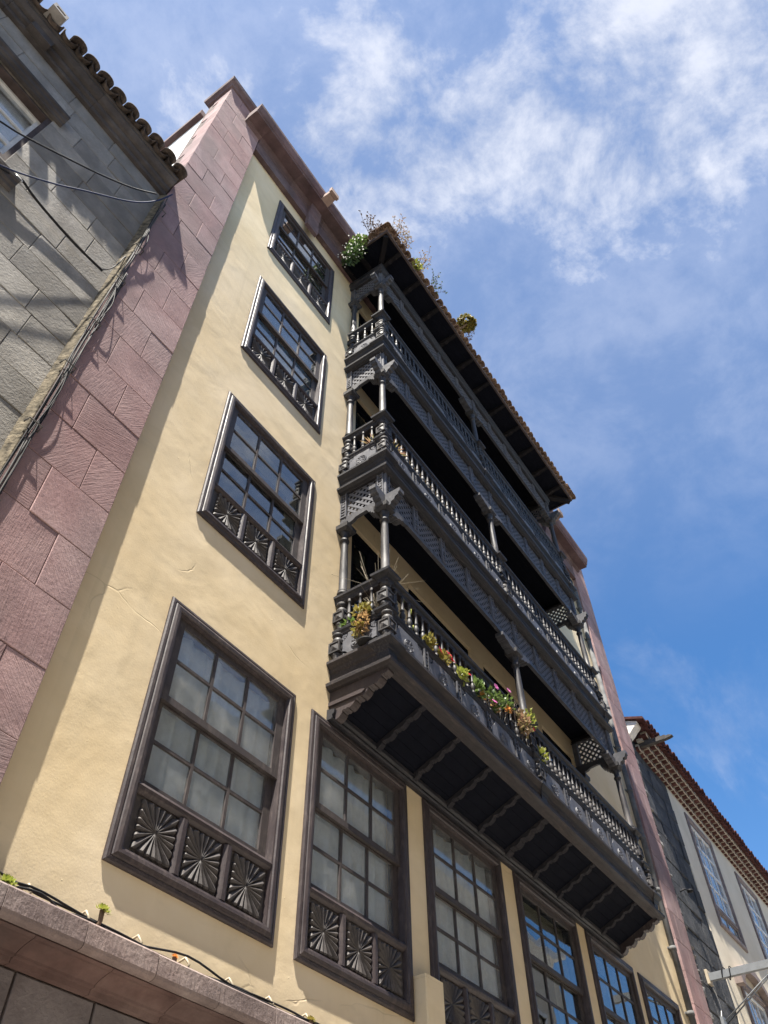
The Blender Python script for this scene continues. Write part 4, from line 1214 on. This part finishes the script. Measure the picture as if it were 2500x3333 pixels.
def stems(parent, base, tips, r, mat, name='stem'):
    mb = MB()
    for t_ in tips:
        b = Vector(base); e = Vector(t_); mid = (b+e)/2+Vector((rng.uniform(-.03,.03), rng.uniform(-.03,.03), .03))
        mb.tube([b, mid, e], r, 5, r*.6)
    return mb.build(name, mat, parent)
GB = 'potted plants along the lowest gallery'
ZR = 7.525
# trailing yellow succulent on the left end panel
t_ = thing('trailing_plant', (5.20,-.44,7.40), 'yellow and brown trailing succulent hanging over the left end panel of the lowest gallery', 'plant', GB)
bush(t_, (5.17,-.45,7.56), (.055,.11,.075), 110, .05, .036, M['leaf_yellow'], 11, up=.2)
bush(t_, (5.15,-.46,7.36), (.04,.085,.18), 170, .04, .024, M['leaf_dry'], 12, 'dry_foliage', down=.8)
bush(t_, (5.14,-.40,7.30), (.035,.06,.10), 50, .05, .035, M['leaf_yellow'], 13, down=.6)
stems(t_, (5.2,-.45,7.56), [(5.14,-.50,7.2),(5.14,-.44,7.12),(5.13,-.38,7.22),(5.15,-.52,7.3)], .006, M['twig'])
# dark dish and bird on the cornice below it
t_ = thing('dish', (5.17,-.47,7.055), 'dark round dish tipped on the ledge below the trailing succulent', 'dish')
mb = MB(); mb.lathe([(.05,0),(.085,.012),(.10,.03),(.092,.03),(.08,.018),(.02,.01)], 16, (5.175,-.50,7.055)); mb.build('bowl', M['cable'], t_)
t_ = thing('leafy_plant', (5.23,-.20,7.53), 'small plant with broad green leaves behind the left end balusters', 'plant', GB)
pot(t_, 5.36,-.20,7.40,.07,.13)
mb = MB()
for i in range(9):
    a = i*.7; leaf(mb, (5.33,-.20,7.52), (-.9+.3*math.cos(a), .8*math.sin(a), .5+.3*math.cos(a*2)), (0,0,1), .17, .05, .2)
mb.build('foliage', M['leaf'], t_)
# dry grass behind the corner column
t_ = thing('dry_grass', (5.50,-.42,7.6), 'clump of dry straw coloured grass bursting over the corner hand rail', 'plant', GB)
pot(t_, 5.50,-.42,7.50,.10,.18)
mb = MB(); r5 = random.Random(21)
for i in range(56):
    a = r5.uniform(0,6.28); e = r5.uniform(.10,.50); h = r5.uniform(.40,.85)
    b = Vector((5.50+r5.uniform(-.04,.04), -.42+r5.uniform(-.04,.04), 7.66)); d = Vector((math.cos(a)*e, math.sin(a)*e, 0))
    mb.tube([b, b+d*.35+Vector((0,0,h*.6)), b+d*(.9 if i % 2 else 1.2)+Vector((0,0,h*(1.0 if i % 2 else .62)))], .0028, 4, .0012)
mb.build('blades', M['straw'], t_)
# cactus-like stems
t_ = thing('cactus_plant', (5.66,-.60,7.5), 'two upright bright green cactus stems between the front balusters', 'plant', GB)
pot(t_, 5.66,-.57,7.42,.07,.12)
mb = MB(); mb.tube([(5.66,-.60,7.50),(5.63,-.66,7.70),(5.60,-.72,7.92)], .017, 6, .010); mb.tube([(5.68,-.60,7.50),(5.74,-.68,7.66),(5.74,-.73,7.86)], .016, 6, .011); mb.tube([(5.70,-.60,7.50),(5.75,-.72,7.55),(5.76,-.74,7.62)], .015, 6, .010)
mb.build('stem', M['leaf_lime'], t_)
def bed(x, label, spec, name='flower_pot'):
    t_ = thing(name, (x,-.57,7.36), label, 'plant', GB)
    pot(t_, x, -.575, 7.40, .075, .13)
    for (k_, c, e, n, L, w, m, sd) in spec['f']: bush(t_, c, e, n, L, w, M[m], sd, k_)
    for (cs, r_, m, sd) in spec.get('fl', []): flowers(t_, cs, r_, M[m], sd)
    stems(t_, (x,-.575,7.50), [tuple(c) for (_, c, *_r) in spec['f']], .005, M['twig'])
    return t_
bed(6.10, 'yellow leaved pot plant with red blooms nearest the balcony corner', dict(f=[('foliage',(6.07,-.74,7.60),(.09,.05,.07),60,.06,.05,'leaf_yellow',31)], fl=[([(6.12,-.66,7.72),(6.28,-.66,7.74)],.04,'fl_red',32)]))
bed(6.42, 'yellow and red flowering plant pushing through the lower rail', dict(f=[('foliage',(6.38,-.75,7.57),(.10,.05,.06),60,.055,.045,'leaf_yellow',33)], fl=[([(6.44,-.79,7.64),(6.48,-.80,7.58),(6.42,-.80,7.60),(6.26,-.78,7.58)],.062,'fl_red',34)]))
bed(6.82, 'lime green succulent with one crimson bloom on the front rail', dict(f=[('foliage',(6.78,-.75,7.58),(.09,.06,.08),60,.075,.05,'leaf_lime',35)], fl=[([(6.90,-.78,7.66)],.06,'fl_red',36)]))
bed(7.25, 'upright pot plant with dark green leaves in front of the balusters', dict(f=[('foliage',(7.22,-.74,7.66),(.08,.06,.14),60,.08,.055,'leaf',37),('tips',(7.30,-.74,7.58),(.05,.04,.05),16,.05,.04,'fl_orange',38)]))
bed(7.66, 'petunia with pink blooms spilling over the front balusters', dict(f=[('foliage',(7.62,-.76,7.72),(.17,.07,.14),120,.055,.045,'leaf',39),('dry_foliage',(7.64,-.75,7.62),(.12,.05,.10),40,.045,.03,'leaf_dry',40)], fl=[([(7.56,-.83,7.86),(7.52,-.80,7.62)],.05,'fl_pink',41)]))
bed(7.98, 'taller petunia with a pink bloom and orange tips above the hand rail', dict(f=[('foliage',(7.95,-.78,7.86),(.09,.06,.13),60,.05,.042,'leaf',42),('tips',(7.93,-.80,7.74),(.06,.04,.03),18,.045,.035,'fl_orange',43)], fl=[([(7.92,-.84,8.02)],.048,'fl_pink',44)]))
bed(8.42, 'pinkish trailing plant with dry stems left of the middle column', dict(f=[('foliage',(8.38,-.79,7.82),(.14,.06,.20),150,.05,.04,'leaf_pink',45),('dry_foliage',(8.16,-.78,7.92),(.12,.05,.10),50,.09,.008,'straw',46)]))
bed(8.62, 'leafy green shoots with a red bud at the foot of the middle column', dict(f=[('foliage',(8.60,-.80,7.98),(.10,.05,.16),40,.055,.045,'leaf_lime',47)], fl=[([(8.66,-.80,7.86)],.035,'fl_red',48)]))
bed(9.0, 'pale green trailing shoots just right of the middle column', dict(f=[('foliage',(8.92,-.76,7.62),(.09,.05,.10),40,.055,.045,'leaf_lime',49)]))
t_ = thing('fern', (5.62,-.6,10.8), 'orange brown drooping leaves poking through the second gallery balusters', 'plant')
pot(t_, 5.62,-.56,10.70,.07,.12)
mb = MB()
for i in range(10):
    a = i*.65; leaf(mb, (5.60,-.60,10.82), (.8*math.cos(a), -.9+.2*math.sin(a), .5*math.sin(a)+.3), (0,0,1), .26, .03, .3)
for i in range(6):
    a = i*1.1; leaf(mb, (5.36,-.48,10.82), (-.9, .5*math.cos(a), .3*math.sin(a)+.3), (0,0,1), .24, .03, .3)
mb.build('foliage', M['leaf_pink'], t_)

# ---- weeds on the balcony roof
def weed(loc, tips, label, seed, mat, bud=None, group='weeds on the balcony roof', nb=7):
    t_ = thing('roof_weed', loc, label, 'weed', group)
    r5 = random.Random(seed); mb = MB(); mbb = MB()
    for tp in tips:
        b = Vector(loc); e = Vector(tp); m_ = b.lerp(e, .5)+Vector((r5.uniform(-.04,.04), r5.uniform(-.04,.04), .02))
        mb.tube([b, m_, e], .006, 4, .002)
        for i in range(nb):
            t = .3+.7*i/nb; p = b.lerp(e, t)+Vector((r5.uniform(-.02,.02),)*3)
            q = p+Vector((r5.uniform(-.09,.09), r5.uniform(-.08,.05), r5.uniform(.0,.09)))
            mb.tube([p, q], .003, 3)
            for k_ in range(3): leaf(mbb, q, (r5.uniform(-1,1), r5.uniform(-1,1), r5.uniform(-.3,1)), (0,0,1), .028, .02)
    mb.build('stem', M['twig'], t_); stuff(mbb.build('seed_heads', bud or M['twig'], t_))
    return t_
t_ = thing('roof_weed', (4.78,-.55,17.0), 'green bush with small white flowers hanging off the balcony roof beside the cornice', 'plant', 'weeds on the balcony roof')
bush(t_, (4.74,-.52,17.02), (.16,.28,.28), 420, .07, .04, M['leaf'], 71)
bush(t_, (4.70,-.42,16.66), (.14,.26,.30), 360, .06, .035, M['leaf_dark'], 72, 'dark_foliage', down=.3)
r5 = random.Random(73); mb = MB()
for i in range(70):
    c = Vector((4.66+r5.uniform(-.15,.12), -.45+r5.uniform(-.30,.26), 16.74+r5.uniform(-.36,.46)))
    for k_ in range(5): leaf(mb, c, (math.cos(k_*1.26), math.sin(k_*1.26), .4), (0,0,1), .016, .014)
mb.build('blossom', M['fl_white'], t_)
stems(t_, (4.85,-.5,16.98), [(4.62,-.4,16.7),(4.66,-.6,16.8),(4.6,-.3,16.9),(4.7,-.45,17.2)], .006, M['twig'])
weed((4.86,-.80,17.05), [(4.53,-.95,17.67),(4.66,-.95,17.95),(4.40,-.95,17.35),(4.82,-.97,17.75),(4.62,-.9,17.60),(4.74,-1.0,17.50),(4.30,-.90,17.20)], 'dark twiggy weed left of the pointed corner tile on the balcony roof', 81, M['twig'], nb=11)
weed((5.05,-1.12,17.08), [(4.72,-1.42,17.20),(4.96,-1.5,17.56),(4.90,-1.48,17.30),(5.02,-1.46,17.36),(5.12,-1.45,17.10)], 'tall dry twigs right behind the pointed corner tile', 82, M['twig'], M['leaf_pink'], nb=10)
weed((5.35,-1.12,17.08), [(5.10,-1.5,17.32),(5.22,-1.46,17.22),(5.0,-1.45,16.98),(5.2,-1.42,16.95),(5.35,-1.45,17.20)], 'reddish dry weed on the second stretch of balcony roof tiles', 83, M['twig'], M['leaf_pink'], nb=10)
weed((5.95,-1.14,17.05), [(5.85,-1.58,17.62),(5.70,-1.52,17.30),(5.6,-1.48,16.98),(5.80,-1.5,17.15),(5.95,-1.5,17.30)], 'dry branching weed leaning out beyond the green tuft on the balcony roof', 84, M['twig'], M['leaf_pink'], nb=10)
weed((6.45,-1.14,17.05), [(6.26,-1.5,17.36),(6.05,-1.48,17.10),(6.40,-1.48,17.0),(6.42,-1.5,16.75),(6.2,-1.46,16.95)], 'bare branching weed farthest right of the dry weeds on the roof corner', 85, M['twig'], M['leaf_dark'], nb=9)
weed((7.75,-1.18,17.05), [(7.75,-1.42,17.0),(7.80,-1.46,17.30),(7.62,-1.42,17.05)], 'thin stalks right of the round succulent on the balcony roof', 86, M['twig'], nb=5)
t_ = thing('roof_succulent', (5.72,-1.22,16.98), 'low bright green tuft growing between the balcony roof tiles', 'plant')
bush(t_, (5.72,-1.27,17.0), (.10,.06,.08), 60, .08, .04, M['leaf_lime'], 87)
t_ = thing('roof_succulent', (7.52,-1.16,17.05), 'round domed succulent on a thick stem standing on the balcony roof edge', 'plant')
top = Vector((7.48,-1.42,17.14))
mb = MB(); mb.tube([(7.42,-1.12,17.02),(7.43,-1.24,17.03),(7.46,-1.34,17.06),top], .02, 7, .026); mb.build('stem', M['twig'], t_)
mb = MB(); r5 = random.Random(88)
for i in range(60):
    a = i*2.4; e = 1.5-1.75*math.sqrt((i+.5)/60)
    c = top+Vector((math.cos(a)*math.cos(e), math.sin(a)*math.cos(e), math.sin(e)*.85))*(.11+.07*((i*7)%5)/4)+Vector((0,0,.02))
    ax = (c-top).normalized(); u = ax.cross(Vector((.3,.2,1))).normalized(); w_ = ax.cross(u)
    for k_ in range(11):
        b_ = k_*2.4; el = .2+.9*(1-k_/11)
        leaf(mb, c, (u*math.cos(b_)+w_*math.sin(b_))*math.cos(el)+ax*math.sin(el), ax, .075, .042)
mb.build('leaf_rosettes', M['leaf_yellow'], t_)

# ================================================================== HOUSE ON THE RIGHT
rh = thing('neighbour_house', (22.0, 0, 0), 'cream house with dark stone end wall and tiered tile eave at the right edge', 'house')
RWIN = [(20.02, 21.62, 9.43, 11.88), (23.93, 25.53, 9.43, 11.88), (27.8, 29.4, 9.43, 11.88), (20.02, 21.62, 5.0, 8.05), (23.93, 25.53, 5.0, 8.05)]
wall_mesh(18.81, 40.0, 0.0, 12.62, 0.0, 0.4, RWIN).build('wall', M['cream_plaster'], rh)
mb = MB(); mb.box(18.9, 39.8, 2.4, 2.5, 0, 12.4); mb.box(18.9,39.8,.42,2.4,8.7,8.9); mb.box(22.4,22.5,.42,2.4,0,12.4); mb.build('interior', M['room'], rh)
mb = MB(); mb.box(16.42, 18.81, 0.035, 0.4, 0.0, 12.62); lv_ = mb.build('end_wall', M['lava_stone'], rh)
z = 3.0; k = 0
while z < 12.55:
    h = (.42,.55,.36,.48,.61)[k % 5]; z1 = min(z+h, 12.60); x = 16.70
    r6 = random.Random(300+k)
    while x < 18.80:
        w = r6.uniform(.45,.95); xb = min(x+w, 18.808)
        if 18.808-xb < .2: xb = 18.808
        MB().block(x+.005, xb-.005, rng.uniform(-.012,.012), .035, z+.005, z1-.005, .014, .006).build('stone_block', M['lava_stone'], lv_); x = xb
    # rubble toothing at the left edge
    zz = z
    while zz < z1-.02:
        hh = r6.uniform(.08,.2); zb = min(zz+hh, z1)
        MB().block(16.42+r6.uniform(0,.05), 16.70-r6.uniform(0,.02), -.03+r6.uniform(-.03,.02), .035, zz+.004, zb-.004, .02, .02).build('rubble_stone', M['rubble'], lv_); zz = zb
    z = z1; k += 1
def right_window(xa, xb, za, zb, rows):
    mb = MB(); mb.ring_sweep(xa-.16, xb+.16, za-.16, zb+.16, [(0,.01),(0,-.03),(.03,-.045),(.10,-.045),(.12,-.02),(.16,-.015),(.16,.12)]); mb.build('window_surround', M['brown_trim'], rh)
    pz = za+.42
    f1 = sash_window(rh, xa, xb, pz, zb, .01, 3, 4, None, M['white_paint'], M['glass_pale'], fw=.06)
    sash_window(rh, xa, xb, za, pz-.09, .01, 2, 1, None, M['brown_trim'], M['glass_pale'], fw=.05)
    mb = MB(); mb.box(xa, xb, -.01, .10, pz-.088, pz-.002); mb.build('transom', M['brown_trim'], rh)
    mb = MB(); mb.add([(xa+.01,.13,za+.02),(xb-.01,.13,za+.02),(xb-.01,.13,zb-.02),(xa+.01,.13,zb-.02)], [(0,1,2,3)]); mb.build('curtain', M['curtain'], rh)
for w in RWIN: right_window(*w, 6)
for xc in (20.82, 24.73):      # arched hoods over the lower windows
    mb = MB(); pl = []; n = 14; ra, rb, cz = 1.22, 1.02, 8.02
    for i in range(n+1):
        a = math.pi*(0.12+0.76*i/n); pl.append((xc+ra*math.cos(a), cz-.10+.80*ra*math.sin(a)*.72))
    for i in range(n, -1, -1):
        a = math.pi*(0.12+0.76*i/n); pl.append((xc+rb*math.cos(a), cz-.10+.80*rb*math.sin(a)*.66))
    mb.prism(pl, 'y', -.16, .01); mb.box(xc-1.28, xc-1.05, -.17, .01, 7.98, 8.16); mb.box(xc+1.05, xc+1.28, -.17, .01, 7.98, 8.16); mb.build('arched_hood', M['brown_trim'], rh)
# tiered eave: rows of tiles bedded in lime
eave = None
for row, (yy, zz) in enumerate(((-.10,12.30),(-.23,12.43),(-.36,12.56))):
    mb = MB(); mb.box(16.95, 40.0, yy+.012, 0.0 if row == 0 else yy+.16, zz+.045, zz+.130)
    e_ = mb.build('eave_bed' if row else 'eave', M['lime'], rh if eave is None else eave)
    if eave is None: eave = e_
    x = 17.02+(.125 if row % 2 else 0)
    if row == 0:
        mbt = MB(); n = 6; v = []
        # inverted tile end: shallow trough, thick lime lip round it
        for y in (0.0, .20):
            for i in range(n+1):
                a = math.pi*i/n; v.append((.104*math.cos(a), y, .055-.082*min(1,math.sin(a)*1.35)))
        f = [(i,i+1,n+2+i,n+1+i) for i in range(n)]; mbt.add(v, f, True)
        mbt.add([v[i] for i in range(n+1)], [tuple(range(n+1))])
        TE = mbt.mesh('corbel_tile'); TE.materials.append(M['tile_red'])
        mbl = MB(); v = []
        for y, k1 in ((-.006,1.0),(.022,1.0)):
            for i in range(n+1):
                a = math.pi*i/n; v.append((.114*math.cos(a), y, .055-.090*min(1,math.sin(a)*1.35)))
        for i in range(n+1):
            a = math.pi*i/n; v.append((.104*math.cos(a), -.006, .055-.082*min(1,math.sin(a)*1.35)))
        f = [(i,n+1+i,n+2+i,i+1) for i in range(n)]+[(i,i+1,2*n+3+i,2*n+2+i) for i in range(n)]
        mbl.add(v, f, False); mbl.box(.113, .137, -.004, .13, -.012, .05); TL = mbl.mesh('lime_lip'); TL.materials.append(M['lime'])
    while x < 31:
        put('eave_tile', TE, None, Vector((x, yy, zz)), eave, (0,0,rng.uniform(-.03,.03)))
        put('mortar_lip', TL, None, Vector((x, yy, zz)), eave)
        x += .25
T_r = tile_mesh(.10, .45); T_r.materials.append(M['tile_red'])
T_rp = tile_mesh(.10, .45, up=False); T_rp.materials.append(M['tile_red'])
rr = MB().add([(16.6,-.38,12.66),(40,-.38,12.66),(40,5,14.62),(16.6,5,14.62),(16.6,-.38,12.68),(40,-.38,12.68),(40,5,14.65),(16.6,5,14.65)],[(0,3,2,1),(4,5,6,7),(0,1,5,4),(1,2,6,5),(2,3,7,6),(3,0,4,7)]).build('roof', M['tile_red'], rh)
x = 16.72
while x < 31:
    put('roof_tile', T_r, None, Vector((x, -.51+rng.uniform(-.015,.015), 12.68)), rr, (R(20),0,rng.uniform(-.04,.04)))
    put('roof_tile', T_rp, None, Vector((x+.1025, -.49, 12.72)), rr, (R(20),0,0)); x += .205
stuff(corr(16.6, 40.0, .205, -.06, 12.88, 5.0, 14.72, 0, .06).build('tile_courses', M['tile_red'], rr))
mb = MB(); mb.prism([(-.01,12.40),(-.10,12.46),(-.20,12.56),(-.30,12.64),(-.32,12.70),(.4,12.98),(.4,12.40)], 'x', 16.46, 16.74); mb.build('gable_end', M['limewash'], rh)
mb = MB(); mb.prism([(-.50,12.67),(-.50,12.73),(.45,13.08),(.45,13.0)], 'x', 16.40, 16.86); mb.build('verge_tiles', M['tile_red'], rh)
# stone gargoyle
mb = MB()
pl = [(0.02,12.38),(-.30,12.36),(-.55,12.37),(-.70,12.36),(-.84,12.38),(-.90,12.41),(-.82,12.46),(-.76,12.455),(-.72,12.50),(-.64,12.49),(-.60,12.53),(-.52,12.50),(-.40,12.52),(-.25,12.54),(0.02,12.56)]
mb.prism([(y_, 12.42+(z_-12.42)*.75) for y_, z_ in pl], 'x', 17.02, 17.13); mb.build('gargoyle', M['dark_spout'], rh)
# ---- steel sign arm
arm = thing('sign_arm', (17.25,0,7.1), 'grey steel arm with two stay rods projecting from the dark stone wall', 'bracket')
mb = MB(); mb.box(17.20,17.30,-1.9,-.06,7.36,7.49); mb.build('arm', M['steel'], arm)
mb = MB(); mb.box(17.15,17.35,-.06,-.012,7.30,7.55); mb.build('wall_plate', M['clip'], arm)
for dx in (-.03,.05):
    mb = MB(); mb.tube([(17.50+dx*2,-.03,6.72),(17.25+dx,-1.3,7.355)], .014, 8); mb.build('stay_rod', M['steel'], arm)
wire('tie_wire', [(17.19,-.30,7.36),(17.18,-.34,7.52),(17.31,-.38,7.50),(17.31,-.40,7.34),(17.19,-.45,7.33),(17.18,-.48,7.51),(17.31,-.50,7.50)], .009, M['cable'], None, arm)
jb = thing('junction_box', (17.35,0,6.55), 'small grey junction box with a white wire on the dark stone wall', 'box')
mb = MB(); mb.box(17.28,17.46,-.07,-.012,6.62,6.78); mb.build('case', M['steel'], jb)
wire('wire', [(17.32,-.04,6.78),(17.42,-.05,6.95),(17.40,-.05,7.12),(17.28,-.05,7.26)], .008, M['white_paint'], None, jb)
lb = thing('wall_hook', (17.2,0,9.0), 'small dark iron fitting with a round lens on the dark stone wall', 'hook')
mb = MB(); mb.tube([(17.12,0,9.02),(17.15,-.10,9.06),(17.28,-.16,9.07)], .016, 6); mb.build('hook_arm', M['cable'], lb)
mb = MB(); mb.lathe([(.02,0),(.06,.01),(.065,.05),(.03,.06)], 12, (17.30,-.17,9.03)); mb.build('lens_cup', M['cable'], lb)

# ================================================================== HOUSE ACROSS THE STREET (out of view, built for the panes to mirror)
oh = thing('opposite_house', (8.0, -8.6, 0), 'pale plastered house across the street mirrored in the lower window panes', 'house')
OW = []
for i in range(11):
    xa = -8.5+3.5*i
    for za in (1.2, 4.9, 8.6): OW.append((xa, xa+1.5, za, za+2.3))
for i, (p, q) in enumerate(((-12, 30.0),)):
    vb_ = wall_mesh(p, q, 0, 14.0, -8.9, -8.5, OW).build('wall', M['opposite_plaster'], oh)
mb = MB(); mb.box(-11.9, 29.9, -11.9, -11.8, 0, 14.0); mb.box(-12,30.0,-11.9,-8.91,13.8,14.0); mb.build('rear_wall', M['room'], oh)
for zz in (4.2, 7.9): mb = MB(); mb.prism([(-8.5,zz),(-8.4,zz+.05),(-8.4,zz+.18),(-8.5,zz+.22)], 'x', -12, 30.0); mb.build('string_course', M['white_paint'], oh)
mb = MB(); mb.prism([(-8.5,13.2),(-8.42,13.3),(-8.3,13.45),(-8.2,13.5),(-8.18,13.75),(-8.5,13.85)], 'x', -12, 30.2); mb.build('cornice', M['white_paint'], oh)
for w in OW:
    mb = MB(); mb.ring_sweep(*w, [(0,-8.65),(0,-8.48),(-.12,-8.48),(-.12,-8.50)]); mb.ring_sweep(*w, [(0,-8.68),(0,-8.62),(.08,-8.62),(.08,-8.68)]); mb.build('window', M['white_paint'], oh)
